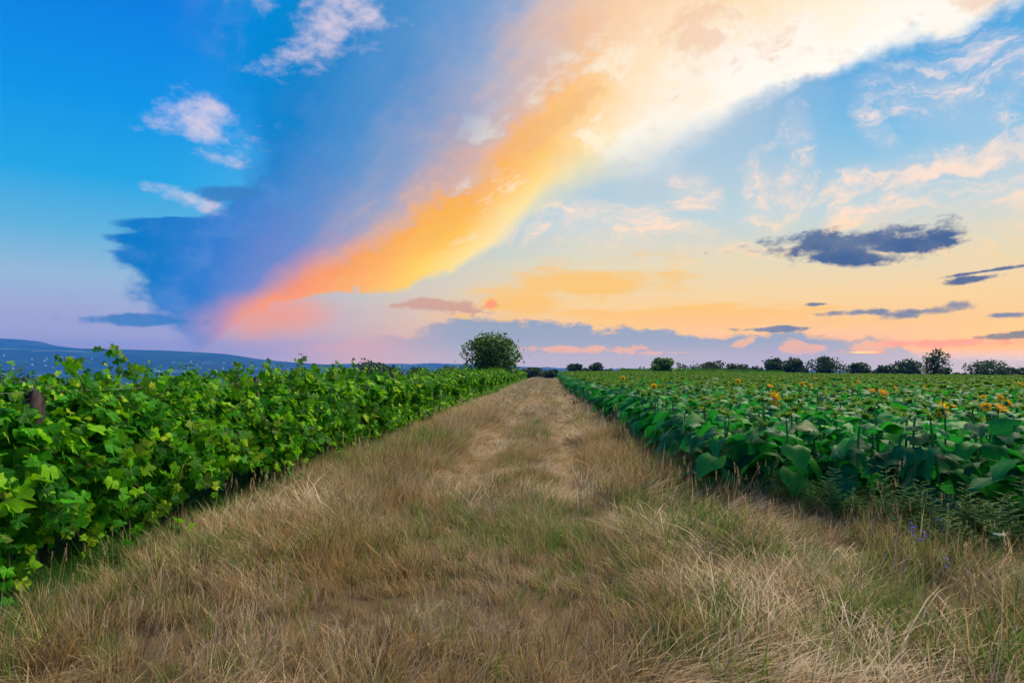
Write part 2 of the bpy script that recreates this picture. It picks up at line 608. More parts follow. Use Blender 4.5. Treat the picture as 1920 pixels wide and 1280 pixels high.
class Soup:
    """triangles gathered from templates"""

    def __init__(self):
        self.v, self.f, self.r, self.n = [], [], [], 0

    def add(self, v, f, rnd=None):
        v = np.asarray(v, float).reshape(-1, 3)
        f = np.asarray(f, np.int64)
        if f.shape[1] == 4:
            f = np.concatenate([f[:, [0, 1, 2]], f[:, [0, 2, 3]]])
        self.v.append(v)
        self.f.append(f + self.n)
        self.r.append(np.full(len(v), random.random()) if rnd is None else np.broadcast_to(rnd, (len(v),)))
        self.n += len(v)

    def scatter(self, tv, tf, mats, locs, rnd=None):
        """template (tv, tf) at N places: mats (N,3,3) columns are the template's axes"""
        N, k = len(locs), len(tv)
        if N == 0:
            return
        v = np.einsum('nij,kj->nki', mats, tv) + locs[:, None, :]
        f = np.asarray(tf)[None] + (np.arange(N) * k)[:, None, None]
        r = RNG.random(N) if rnd is None else rnd
        self.v.append(v.reshape(-1, 3))
        self.f.append(f.reshape(-1, 3) + self.n)
        self.r.append(np.repeat(r, k))
        self.n += N * k

    def tube(self, pts, radii, sides=6, rnd=None):
        pts = [Vector(p) for p in pts]
        rings = []
        for i, p in enumerate(pts):
            d = (pts[min(i + 1, len(pts) - 1)] - pts[max(i - 1, 0)]).normalized()
            a = d.orthogonal().normalized() if abs(d.z) < 0.9 else Vector((1, 0, 0)).cross(d).normalized()
            b = d.cross(a)
            for k in range(sides):
                q = 2 * math.pi * k / sides
                rings.append(p + (a * math.cos(q) + b * math.sin(q)) * radii[i])
        f = []
        for i in range(len(pts) - 1):
            for k in range(sides):
                a, b = i * sides + k, i * sides + (k + 1) % sides
                f.append((a, b, b + sides, a + sides))
        base = (len(pts) - 1) * sides
        for k in range(1, sides - 1):
            f.append((base, base + k, base + k + 1, base + k + 1))
        self.add([tuple(p) for p in rings], f, rnd)

    def mesh(self, name, m):
        f = np.concatenate(self.f)
        f = f[(f[:, 0] != f[:, 1]) & (f[:, 1] != f[:, 2]) & (f[:, 0] != f[:, 2])]
        return new_mesh(name, np.concatenate(self.v), f, m, np.concatenate(self.r))


def frames(nrm, tip, scale):
    """(N,3,3) matrices: x across, y along the tip direction, z the normal"""
    n = nrm / np.linalg.norm(nrm, axis=1, keepdims=True)
    t = tip - n * np.sum(tip * n, axis=1, keepdims=True)
    t = t / np.maximum(np.linalg.norm(t, axis=1, keepdims=True), 1e-6)
    x = np.cross(t, n)
    return np.stack([x, t, n], axis=2) * np.asarray(scale).reshape(-1, 1, 1)


def unit(N):
    v = RNG.normal(size=(N, 3))
    return v / np.linalg.norm(v, axis=1, keepdims=True)


# ------------------------------------------------------------------ ground
def build_ground():
    def axis(lims):
        out = []
        for a, b, st in lims:
            out += list(np.arange(a, b, st))
        return np.array(out + [lims[-1][1]])
    xs = axis([(-9000, -2500, 250), (-2500, -400, 90), (-400, -60, 14), (-60, -12, 2.0), (-12, 9, 0.16), (9, 40, 1.2), (40, 300, 9), (300, 2000, 90), (2000, 3000, 250)])
    ys = axis([(-600, -60, 60), (-60, -4, 4), (-4, 30, 0.2), (30, 110, 1.5), (110, 500, 10), (500, 3000, 90), (3000, 8280, 120)])
    X, Y = np.meshgrid(xs, ys)
    Z = ground_z(X, Y)
    nx, ny = len(xs), len(ys)
    i = np.arange(nx * ny).reshape(ny, nx)
    f = np.stack([i[:-1, :-1], i[:-1, 1:], i[1:, 1:], i[1:, :-1]], -1).reshape(-1, 4)
    m, t = mat('straw_soil_and_far_fields')
    g = t.nodes.new('ShaderNodeNewGeometry')
    sp = t.nodes.new('ShaderNodeSeparateXYZ')
    t.links.new(g.outputs['Position'], sp.inputs[0])
    x, y = V(sp.outputs[0]), V(sp.outputs[1])
    n = noise3(t, 1.3, 5.0)
    fine = noise3(t, 40.0, 3.0)
    near = lramp(n * 0.6 + fine * 0.5 - 0.05, [(0.3, (0.07, 0.048, 0.022)), (0.5, (0.17, 0.12, 0.06)), (0.75, (0.28, 0.205, 0.11))])
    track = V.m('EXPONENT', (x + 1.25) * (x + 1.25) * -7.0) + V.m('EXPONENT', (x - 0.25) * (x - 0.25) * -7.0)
    shaded_litter = lmix(fine, (0.035, 0.026, 0.014), (0.12, 0.085, 0.045))  # litter darkened, putting the shade of gaps between grass blades into the colour
    near = lmix(track * smooth(y, 7.0, 11.0), shaded_litter, near)
    green = lmix(fine, (0.015, 0.035, 0.008), (0.04, 0.085, 0.018))
    soil = lmix(fine, (0.035, 0.026, 0.018), (0.07, 0.05, 0.03))
    k_v = smooth(x + (n - 0.5) * 0.8, -3.0, -3.6)
    near = lmix(k_v, near, green)
    near = lmix(smooth(x, 2.2, 2.9) * smooth(y, 7.0, 9.0), near, soil)
    # patchwork of woods and fields in the valley
    vo = t.nodes.new('ShaderNodeTexVoronoi')
    vo.inputs['Scale'].default_value = 0.0032
    mp = t.nodes.new('ShaderNodeMapping')
    mp.inputs['Scale'].default_value = (0.6, 1.5, 0)
    t.links.new(g.outputs['Position'], mp.inputs[0])
    t.links.new(mp.outputs[0], vo.inputs['Vector'])
    sc = t.nodes.new('ShaderNodeSeparateColor')
    t.links.new(vo.outputs['Color'], sc.inputs[0])
    fld = lramp(V(sc.outputs[0]), [(0.0, (0.010, 0.025, 0.012)), (0.45, (0.014, 0.04, 0.016)), (0.7, (0.022, 0.06, 0.022)), (0.88, (0.03, 0.07, 0.03)), (1.0, (0.09, 0.12, 0.06))])
    wood = smooth(noise3(t, 0.0035, 6.0), 0.47, 0.55)
    fld = lmix(wood, fld, (0.014, 0.028, 0.012))
    dist = V.m('SQRT', x * x + y * y)
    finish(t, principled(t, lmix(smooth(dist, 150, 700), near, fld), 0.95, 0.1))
    me = new_mesh('ground', np.stack([X, Y, Z], -1).reshape(-1, 3), f, m)
    link('ground', me, kind='structure')
    # two paler ranges beyond the ridge
    for nm, dist_, pts in (('hills', 7450.0, [(-700, 700), (-300, 640), (0, 634), (40, 636), (75, 641), (105, 648), (150, 654), (220, 662), (300, 700)]),
                           ('hills', 7550.0, [(480, 700), (560, 685), (640, 682), (720, 683), (800, 681), (880, 683), (960, 686), (1060, 690), (1200, 691), (1320, 700)])):
        px = np.linspace(pts[0][0], pts[-1][0], 90)
        py = np.interp(px, [p[0] for p in pts], [p[1] for p in pts]) + 1.0 * fbm(px / 25.0, px * 0, 5, 3)
        rows = []
        for k, (dd, hh) in enumerate(((-900, 0.0), (-500, 0.35), (-200, 0.8), (0, 1.0), (250, 0.8), (600, 0.0))):
            xy = [place(p, dist_ + dd) for p in px]
            top = np.array([level(q, dist_) for q in py])
            rows.append(np.array([(a, b, -90 + (h_ + 90) * hh + (0 if hh in (0, 1) else 9 * float(vnoise(a / 300, b / 300, 4)))) for (a, b), h_ in zip(xy, top)]))
        vv = np.concatenate(rows)
        ii = np.arange(len(vv)).reshape(len(rows), len(px))
        ff = np.stack([ii[:-1, :-1], ii[:-1, 1:], ii[1:, 1:], ii[1:, :-1]], -1).reshape(-1, 4)
        link(nm, new_mesh('hills', vv, ff, M_HILL), kind='structure')


M_HILL = plain_material('wooded_hill', (0.015, 0.03, 0.014), (0.06, 0.08, 0.035), 0.95, 0.004, 0.1)
build_ground()


# ------------------------------------------------------------------ valley air
def build_haze():
    x0, x1, y0, y1, z0, z1 = -9800, 3100, -900, 8400, -140, 350
    v = [(x0, y0, z0), (x1, y0, z0), (x1, y1, z0), (x0, y1, z0), (x0, y0, z1), (x1, y0, z1), (x1, y1, z1), (x0, y1, z1)]
    f = [(0, 3, 2, 1), (4, 5, 6, 7), (0, 1, 5, 4), (1, 2, 6, 5), (2, 3, 7, 6), (3, 0, 4, 7)]
    m = bpy.data.materials.new('valley_air')
    m.use_nodes = True
    t = m.node_tree
    t.nodes.clear()
    pv = t.nodes.new('ShaderNodeVolumePrincipled')
    pv.inputs['Color'].default_value = (0.025, 0.285, 1.0, 1)
    pv.inputs['Density'].default_value = HAZE
    pv.inputs['Anisotropy'].default_value = 0.0
    o = t.nodes.new('ShaderNodeOutputMaterial')
    t.links.new(pv.outputs[0], o.inputs['Volume'])
    link('haze', new_mesh('haze', v, f, m, smooth_shade=False), label='thin blue evening haze filling the valley air', cat='haze', kind='stuff')


build_haze()

# ------------------------------------------------------------------ instancing for uncountable stuff
def scatter_object(name, pts, rot, scl, idx, templates, label, cat):
    """one stuff object: templates (meshes) on points, by geometry nodes"""
    me = bpy.data.meshes.new(name)
    N = len(pts)
    me.vertices.add(N)
    me.vertices.foreach_set('co', np.asarray(pts, np.float32).ravel())
    for nm, ty, key, val in (('rot', 'FLOAT_VECTOR', 'vector', rot), ('scl', 'FLOAT_VECTOR', 'vector', scl), ('idx', 'INT', 'value', idx)):
        a = me.attributes.new(nm, ty, 'POINT')
        a.data.foreach_set(key, np.asarray(val, np.int32 if ty == 'INT' else np.float32).ravel())
    src = bpy.data.collections.new(name + '_kinds')
    for k, t in enumerate(templates):
        src.objects.link(bpy.data.objects.new('%s_kind_%02d' % (name, k), t))
    o = link(name, me, label=label, cat=cat, kind='stuff')
    ng = bpy.data.node_groups.new(name, 'GeometryNodeTree')
    ng.interface.new_socket('Geometry', in_out='INPUT', socket_type='NodeSocketGeometry')
    ng.interface.new_socket('Geometry', in_out='OUTPUT', socket_type='NodeSocketGeometry')
    gi, go = ng.nodes.new('NodeGroupInput'), ng.nodes.new('NodeGroupOutput')
    ci = ng.nodes.new('GeometryNodeCollectionInfo')
    ci.inputs['Collection'].default_value = src
    ci.inputs['Separate Children'].default_value = True
    ci.inputs['Reset Children'].default_value = True
    ip = ng.nodes.new('GeometryNodeInstanceOnPoints')
    ip.inputs['Pick Instance'].default_value = True
    L = ng.links.new
    L(gi.outputs[0], ip.inputs['Points'])
    L(ci.outputs[0], ip.inputs['Instance'])

    def named(nm, ty):
        n = ng.nodes.new('GeometryNodeInputNamedAttribute')
        n.data_type = ty
        n.inputs['Name'].default_value = nm
        return n.outputs['Attribute']
    L(named('idx', 'INT'), ip.inputs['Instance Index'])
    L(named('rot', 'FLOAT_VECTOR'), ip.inputs['Rotation'])
    L(named('scl', 'FLOAT_VECTOR'), ip.inputs['Scale'])
    L(ip.outputs[0], go.inputs[0])
    md = o.modifiers.new('scatter', 'NODES')
    md.node_group = ng
    return o


def scatter_mesh(name, P, rot, scl, idx, temps, mats, label, cat):
    """one stuff mesh: template soups (list of (Soup, material slot)) repeated at N places"""
    V_, F_, R_, M_ = [], [], [], []
    base = 0
    cz, sz = np.cos(rot[:, 2]), np.sin(rot[:, 2])
    for k, (tmp, slot) in enumerate(temps):
        sel = np.nonzero(idx == k)[0]
        if len(sel) == 0:
            continue
        tv, tf, tr = np.concatenate(tmp.v), np.concatenate(tmp.f), np.concatenate(tmp.r)
        tf = tf[(tf[:, 0] != tf[:, 1]) & (tf[:, 1] != tf[:, 2]) & (tf[:, 0] != tf[:, 2])]
        v = tv[None] * scl[sel][:, None, :]
        v[:, :, 0] += rot[sel, 1][:, None] * v[:, :, 2]
        v[:, :, 1] += rot[sel, 0][:, None] * v[:, :, 2]
        x = v[:, :, 0] * cz[sel][:, None] - v[:, :, 1] * sz[sel][:, None]
        y = v[:, :, 0] * sz[sel][:, None] + v[:, :, 1] * cz[sel][:, None]
        v = np.stack([x, y, v[:, :, 2]], 2) + P[sel][:, None, :]
        n = len(tv)
        f = tf[None] + (np.arange(len(sel)) * n)[:, None, None] + base
        r = np.mod(tr[None] * 0.65 + RNG.random(len(sel))[:, None] * 0.35, 1.0)
        V_.append(v.reshape(-1, 3)); F_.append(f.reshape(-1, 3)); R_.append(r.ravel())
        M_.append(np.full(len(sel) * len(tf), slot, np.int32))
        base += len(sel) * n
    me = new_mesh(name, np.concatenate(V_), np.concatenate(F_), None, np.concatenate(R_))
    for m in mats:
        me.materials.append(m)
    me.polygons.foreach_set('material_index', np.concatenate(M_))
    print(name, 'triangles', len(me.polygons))
    return link(name, me, label=label, cat=cat, kind='stuff')


# ------------------------------------------------------------------ grass
def grass_material(name, stops, trans, mixv=0.3, patch=None, rough=0.65):
    m, t = mat(name)
    r = rand_value(t)
    n = noise3(t, 0.9, 3.0)
    c = lramp(r * 0.8 + (n - 0.5) * 0.9 + 0.1, stops)
    if patch:
        c = lmix(smooth(noise3(t, 0.55, 3.0), 0.52, 0.68) * 0.6, c, patch)
    p = principled(t, c, rough, 0.25)
    tr = t.nodes.new('ShaderNodeBsdfTranslucent')
    t.links.new(lmix(0.3, c, trans), tr.inputs['Color'])
    ms = t.nodes.new('ShaderNodeMixShader')
    ms.inputs[0].default_value = mixv
    t.links.new(p, ms.inputs[1])
    t.links.new(tr.outputs[0], ms.inputs[2])
    finish(t, ms.outputs[0])
    return m


M_STRAW = grass_material('flattened_straw', [(0.0, (0.07, 0.042, 0.014)), (0.3, (0.26, 0.175, 0.078)), (0.6, (0.46, 0.34, 0.18)), (1.0, (0.68, 0.56, 0.39))], (0.5, 0.36, 0.18))
M_DRY = grass_material('dry_grass', [(0.0, (0.035, 0.019, 0.006)), (0.2, (0.12, 0.064, 0.017)), (0.42, (0.29, 0.185, 0.055)), (0.62, (0.46, 0.315, 0.115)), (0.82, (0.40, 0.32, 0.21)), (1.0, (0.70, 0.56, 0.36))], (0.5, 0.34, 0.14))
M_GREEN = grass_material('green_grass', [(0.0, (0.045, 0.11, 0.015)), (0.5, (0.11, 0.20, 0.03)), (0.85, (0.22, 0.27, 0.07)), (1.0, (0.36, 0.33, 0.14))], (0.2, 0.32, 0.04), 0.35)
M_SEED = grass_material('seed_stalk', [(0.0, (0.36, 0.23, 0.09)), (0.6, (0.55, 0.40, 0.20)), (1.0, (0.66, 0.52, 0.32))], (0.5, 0.4, 0.2))
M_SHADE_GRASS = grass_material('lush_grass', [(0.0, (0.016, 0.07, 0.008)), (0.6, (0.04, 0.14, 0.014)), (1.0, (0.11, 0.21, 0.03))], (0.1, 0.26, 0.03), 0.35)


def blade(soup, base, az, length, bend0, bend1, width, seg=3, rnd=None):
    """a ribbon leaving the ground at angle bend0 from vertical and curling over to bend1"""
    p = np.array(base, float)
    h = np.array([math.cos(az), math.sin(az), 0.0])
    tw = random.uniform(0, math.pi)
    sx = np.array([-h[1], h[0], 0.0]) * math.cos(tw) + h * math.sin(tw) * 0.8
    v = []
    for k in range(seg):
        s = k / seg
        w = width * (1.0 - s ** 2.2) * 0.5
        v += [p - sx * w, p + sx * w]
        a = bend0 + (bend1 - bend0) * (s + 0.5 / seg)
        p = p + (h * math.sin(a) + np.array([0, 0, 1.0]) * math.cos(a)) * length / seg
    v.append(p)
    f = []
    for k in range(seg - 1):
        f += [(2 * k, 2 * k + 1, 2 * k + 3), (2 * k, 2 * k + 3, 2 * k + 2)]
    f.append((2 * seg - 2, 2 * seg - 1, 2 * seg))
    soup.add(v, f, rnd)
    return p


def tuft(kind, seed):
    random.seed(seed)
    s = Soup()
    U = random.uniform
    if kind == 'dry':
        for k in range(24):
            az = random.gauss(0, 0.8)
            blade(s, (random.gauss(0, 0.16), random.gauss(0, 0.16), -0.02), az, U(0.7, 1.25), R(U(2, 30)), R(U(35, 115)), U(0.012, 0.026))
    elif kind == 'upright':
        for k in range(26):
            blade(s, (random.gauss(0, 0.15), random.gauss(0, 0.15), -0.02), U(0, 6.28), U(0.7, 1.2), R(U(2, 18)), R(U(10, 70)), U(0.012, 0.024))
    elif kind == 'mat':
        for k in range(26):
            blade(s, (random.gauss(0, 0.25), random.gauss(0, 0.25), U(0, 0.16)), random.gauss(0, 0.55), U(0.8, 1.5), R(U(40, 75)), R(U(78, 106)), U(0.013, 0.026))
    elif kind == 'green':
        for k in range(20):
            blade(s, (random.gauss(0, 0.13), random.gauss(0, 0.13), -0.02), U(0, 6.28), U(0.6, 1.15), R(U(3, 25)), R(U(30, 95)), U(0.016, 0.03))
    elif kind == 'stalk':
        for k in range(5):
            blade(s, (random.gauss(0, 0.3), random.gauss(0, 0.3), U(0, 0.1)), U(0, 6.28), U(0.8, 1.6), R(U(10, 80)), R(U(30, 95)), U(0.018, 0.026))
    elif kind == 'seed':
        for k in range(4):
            tip = blade(s, (random.gauss(0, 0.12), random.gauss(0, 0.12), -0.02), random.gauss(0, 1.0), U(0.9, 1.4), R(U(0, 12)), R(U(10, 40)), 0.009)
            for j in range(10):
                q = tip + np.array([random.gauss(0, 0.006), random.gauss(0, 0.006), -0.17 + 0.017 * j])
                blade(s, q, U(0, 6.28), U(0.03, 0.05), R(U(5, 30)), R(U(10, 40)), 0.013, 2)
    elif kind == 'far':
        for k in range(14):
            blade(s, (random.gauss(0, 0.22), random.gauss(0, 0.22), -0.02), random.gauss(0, 1.2), U(0.7, 1.2), R(U(2, 30)), R(U(30, 100)), U(0.04, 0.07), 2)
    return s


def build_grass():
    kinds = [('dry', M_DRY)] * 4 + [('upright', M_DRY)] * 2 + [('mat', M_STRAW)] * 3 + [('green', M_GREEN)] * 3 + [('seed', M_SEED)] * 2 + [('far', M_STRAW)] * 3 + [('far', M_GREEN)] * 2 + [('stalk', M_SEED)] * 2
    GM = [M_DRY, M_GREEN, M_SEED, M_STRAW]
    temps = [(tuft(k, 100 + i), GM.index(m)) for i, (k, m) in enumerate(kinds)]
    P, Rt, Sc, Ix = [], [], [], []
    for y0, y1, dens in ((1.6, 4.5, 104), (4.5, 8, 104), (8, 13, 92), (13, 22, 62), (22, 40, 34), (40, 75, 18), (75, 125, 9)):
        xa, xb = -4.1, 8.0 if y0 < 9 else 2.1
        N = int((xb - xa) * (y1 - y0) * dens)
        x, y = RNG.uniform(xa, xb, N), RNG.uniform(y0, y1, N)
        front = FIELD_FRONT(x)
        keep = (x < FIELD_SIDE(y) + 0.12 * vnoise(y * 0.7, y * 0, 5)) | (y < front - 0.15 + 0.3 * vnoise(x * 1.2, y * 0, 9))
        lat, dep = to_cam(x, y)
        keep &= (np.abs(lat) < dep * 0.80 + 0.9) & (dep > 1.5)
        vn = vnoise(y * 0.8, y * 0, 21) * 0.25 + vnoise(y * 2.3, y * 0, 22) * 0.12
        keep &= x > -3.45 + vn
        x, y = x[keep], y[keep]
        N = len(x)
        n1, n2, n3 = fbm(x * 0.55, y * 0.45, 31), fbm(x * 1.3, y * 1.1, 37), fbm(x * 0.35, y * 0.3, 43)
        tl = np.exp(-((x + 1.25 + 0.15 * n1) / 0.32) ** 2)
        tr_ = np.exp(-((x - 0.25 + 0.15 * n1) / 0.30) ** 2)
        track = (tl + tr_) * sstep(6.5, 11.0, y + n1) * (0.75 + 0.3 * n2)
        mid = np.exp(-((x + 0.5) / 0.34) ** 2) * sstep(8, 12.5, y)
        lv = sstep(-1.55, -2.0, x)
        rv = sstep(0.55, 1.0, x)
        h = 0.26 + 0.09 * n2 + 0.07 * n1 + 0.14 * lv * sstep(3.5, 7, y) + 0.17 * rv * sstep(5, 9, y) - 0.06 * mid
        h = h * (1 - 0.68 * np.clip(track, 0, 1)) * RNG.uniform(0.75, 1.25, N)
        h = np.where((x < -2.9) & (y > 4), h * 0.75, h)
        # greener in the middle strip, along the vines and in drifts
        g = -0.42 + 0.55 * n3 + 0.28 * n1 + 0.40 * mid + 0.30 * np.exp(-((x + 2.9) / 0.5) ** 2) + 0.40 * sstep(0.9, 1.5, x) * sstep(6, 12, y) + 0.3 * np.exp(-((y - FIELD_FRONT(x)) / 0.6) ** 2) * (x > 1.6) - 0.3 * track
        isg = RNG.random(N) < np.clip(0.31 + g + 0.24 * sstep(8, 4.5, y), 0.12, 0.85)
        matm = sstep(0.05, 0.45, fbm(x * 0.7 + 9, y * 0.7, 51) + 0.34 * sstep(-1.9, -0.9, x) * sstep(2.5, 1.2, x) - 0.1 * lv - 0.3 * sstep(6.5, 4, y)) * sstep(26, 14, y) + 0.9 * track
        ism = RNG.random(N) < matm * 0.85
        u = RNG.random(N)
        idx = np.where(u < 0.6, RNG.integers(0, 4, N), RNG.integers(4, 6, N))
        idx = np.where(ism, RNG.integers(6, 9, N), idx)
        idx = np.where(isg, RNG.integers(9, 12, N), idx)
        sd = (RNG.random(N) < 0.016 + 0.022 * rv + 0.008 * lv) & (track < 0.4)
        idx = np.where(sd, RNG.integers(12, 14, N), idx)
        fr = (RNG.random(N) < sstep(14, 30, y))
        idx = np.where(fr & ~sd, np.where(isg, RNG.integers(17, 19, N), RNG.integers(14, 17, N)), idx)
        stk = (RNG.random(N) < 0.03) & (y < 18)
        idx = np.where(stk, RNG.integers(19, 21, N), idx)
        h = np.where(sd, np.maximum(h, 0.28) * 1.2, h)
        h = np.where(ism & ~isg & ~sd, np.maximum(h, 0.15) * 1.05, h)
        ang = 2.6 * fbm(x * 0.33, y * 0.33, 61) + 0.7 + RNG.normal(0, 0.45, N)
        z = ground_z(x, y) - 0.01
        wide = 1.0 + 0.5 * sstep(8, 25, y)
        P.append(np.stack([x, y, z], 1))
        Rt.append(np.stack([RNG.normal(0, 0.08, N), RNG.normal(0, 0.08, N), ang], 1))
        Sc.append(np.stack([h * wide, h * wide, h], 1))
        Ix.append(idx)
    scatter_mesh('dry_grass', np.concatenate(P), np.concatenate(Rt), np.concatenate(Sc), np.concatenate(Ix), temps, GM,
                 'tall dry straw-coloured grass covering the field path and its verges', 'grass')
    # short lush grass under the vines
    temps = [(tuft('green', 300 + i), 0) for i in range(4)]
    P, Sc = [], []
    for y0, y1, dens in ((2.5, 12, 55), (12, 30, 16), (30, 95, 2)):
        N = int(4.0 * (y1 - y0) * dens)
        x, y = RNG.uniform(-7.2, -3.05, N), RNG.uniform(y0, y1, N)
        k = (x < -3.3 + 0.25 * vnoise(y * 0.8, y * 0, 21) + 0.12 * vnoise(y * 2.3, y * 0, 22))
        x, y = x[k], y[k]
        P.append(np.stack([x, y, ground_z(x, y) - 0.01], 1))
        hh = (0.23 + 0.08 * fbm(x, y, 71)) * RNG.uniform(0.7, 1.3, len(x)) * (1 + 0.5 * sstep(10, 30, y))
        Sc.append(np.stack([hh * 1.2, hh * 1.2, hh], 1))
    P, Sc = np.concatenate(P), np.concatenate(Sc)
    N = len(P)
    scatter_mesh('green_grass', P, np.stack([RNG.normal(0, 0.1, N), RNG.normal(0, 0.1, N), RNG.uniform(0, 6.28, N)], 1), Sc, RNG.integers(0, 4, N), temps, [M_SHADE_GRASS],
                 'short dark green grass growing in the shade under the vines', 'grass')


FIELD_FRONT = lambda x: np.maximum(8.4 - (np.asarray(x) - 1.7) * 0.62, 6.1)
FIELD_SIDE = lambda y: 1.98 - 0.018 * (np.clip(y, 8, 45) - 8)         # the field edge closes in on the path
build_grass()

# ------------------------------------------------------------------ vineyard
ORD = ['first', 'second', 'third', 'fourth', 'fifth', 'sixth', 'seventh', 'eighth', 'ninth', 'tenth', 'eleventh', 'twelfth', 'thirteenth', 'fourteenth', 'fifteenth', 'sixteenth', 'seventeenth', 'eighteenth', 'nineteenth', 'twentieth', 'twenty-first', 'twenty-second', 'twenty-third', 'twenty-fourth']
VINE_STOPS = [(0.0, (0.002, 0.040, 0.001)), (0.40, (0.009, 0.125, 0.002)), (0.70, (0.050, 0.31, 0.003)), (0.88, (0.24, 0.50, 0.006)), (0.97, (0.52, 0.52, 0.03)), (1.0, (0.40, 0.22, 0.05))]
M_VINE = leaf_material('vine_leaf', VINE_STOPS, (0.22, 0.58, 0.004), 0.55, 0.06, 0.36)
M_VINE_NEAR = leaf_material('vine_leaf_veined', VINE_STOPS, (0.22, 0.58, 0.004), 0.55, 0.06, 0.36, 'palmate')
M_BARK = plain_material('vine_bark', (0.03, 0.02, 0.014), (0.09, 0.06, 0.04), 0.9, 30)
M_CANE = plain_material('green_cane', (0.06, 0.07, 0.02), (0.14, 0.11, 0.05), 0.6, 12)
M_POST = plain_material('weathered_post', (0.010, 0.009, 0.009), (0.045, 0.038, 0.034), 0.9, 14)
M_WIRE = plain_material('wire', (0.12, 0.12, 0.12), (0.2, 0.2, 0.2), 0.4, 9)


def grape_leaf(n=1, petiole=True, seed=0):
    """five lobed toothed leaf, petiole joint at the origin, tip towards +y, unit width"""
    rs = random.Random(seed)
    key = [(0, .66), (16, .55), (32, .42), (48, .56), (64, .62), (80, .52), (98, .42), (112, .50), (130, .46), (150, .36), (168, .16)]
    if n == 0:
        key = [(0, .66), (32, .46), (64, .62), (98, .44), (130, .46), (165, .18)]
    pts = []
    for sgn in (1, -1):
        ks = key if sgn == 1 else key[1:][::-1]
        for a, r in ks:
            r = r * rs.uniform(0.92, 1.08)
            x, y = math.sin(R(a)) * r * sgn, math.cos(R(a)) * r
            lobe = abs(((a + 32) % 66) - 32) / 32.0
            z = -0.22 * (x * x + y * y) - 0.05 * lobe + 0.16 * abs(x) * rs.uniform(0.4, 1.3) + rs.uniform(-0.03, 0.03)
            pts.append((x, y, z))
    v = [(0, 0, 0)] + pts
    f = [(0, k + 1, k) for k in range(1, len(pts))]
    f = [(a, c, b) for a, b, c in f]
    if petiole:
        i = len(v)
        v += [(0.012, 0, -0.005), (-0.012, 0, -0.005), (0.01, -0.32, -0.22), (-0.01, -0.32, -0.22)]
        f += [(i, i + 1, i + 3), (i, i + 3, i + 2)]
    return np.array(v), np.array(f)


LEAF_T = [grape_leaf(1, True, k) for k in range(4)]
LEAF_FAR = grape_leaf(0, False, 9)
ROW_X = -4.1


def hedge(N, y0, y1, top, skirt, half, seed, face=None):
    """leaf places on and in a trellised hedge running along y; half = half thickness"""
    y = RNG.uniform(y0, y1, N)
    tp = top + 0.15 * vnoise(y * 1.9, y * 0 + seed, seed) + 0.07 * vnoise(y * 5, y * 0 + seed, seed + 1)
    sk = skirt + 0.20 * vnoise(y * 1.2, y * 0 + seed, seed + 2)
    z = sk + (tp - sk) * RNG.random(N) ** 0.85
    rel = (z - sk) / (tp - sk)
    w = half * (0.58 + 0.26 * np.cos(2 * math.pi * (y + 0.12 * seed) / 1.02) + 0.5 * np.sin(np.clip(rel, 0, 1) * math.pi) ** 0.7 + 0.85 * vnoise(y * 2.5, z * 2.6, seed + 3))
    w = np.where(rel > 0.88, w * np.sqrt(np.clip((1.02 - rel) / 0.14, 0.05, 1)), w)
    if face == 'out':
        sx = np.where(RNG.random(N) < 0.86, 1.0, -1.0)
        x = sx * w * RNG.uniform(0.84, 1.12, N)
    else:
        sx = RNG.choice([-1.0, 1.0], N)
        x = sx * w * RNG.uniform(0.1, 0.9, N)
    nrm = np.stack([sx * (1.0 - 0.5 * rel), RNG.normal(0, 0.25, N) - 0.18, 0.35 + 0.75 * rel ** 2], 1) + unit(N) * 0.75
    tip = np.stack([sx * 0.25, RNG.normal(0, 0.4, N), -np.ones(N)], 1) + unit(N) * 0.35
    return np.stack([x, y, z], 1), nrm, tip


def cane_leaves(pts, n, size):
    """leaves alternately along a cane polyline"""
    pts = np.array(pts, float)
    t = np.linspace(0.15, 1.0, n)
    seg = np.linspace(0, 1, len(pts))
    loc = np.stack([np.interp(t, seg, pts[:, k]) for k in range(3)], 1)
    side = np.where(np.arange(n) % 2 == 0, 1.0, -1.0)
    loc = loc + np.stack([RNG.normal(0, 0.03, n), side * 0.05, RNG.normal(0, 0.02, n)], 1)
    nrm = np.stack([RNG.normal(0.6, 0.4, n), RNG.normal(-0.5, 0.4, n), RNG.normal(0.45, 0.3, n)], 1)
    tip = np.stack([RNG.normal(0, 0.4, n), side * 0.7, RNG.normal(-0.7, 0.3, n)], 1)
    return loc, nrm, tip, size * (1.0 - 0.55 * t ** 2) * RNG.uniform(0.8, 1.15, n)


def trunk_soup(seed, h=0.75):
    rs = random.Random(seed)
    s = Soup()
    x, p, r = 0.0, [], []
    for k in range(6):
        p.append((rs.uniform(-.03, .03), rs.uniform(-.04, .04), -0.05 + (h + .05) * k / 5))
        r.append(0.035 - 0.003 * k)
    s.tube(p, r, 7)
    for sg in (-1, 1):
        q = [p[-1]]
        for k in range(1, 5):
            q.append((rs.uniform(-.03, .03), sg * 0.13 * k, h + rs.uniform(-.02, .05)))
        s.tube(q, [0.022, 0.02, 0.017, 0.014, 0.01], 6)
    return s


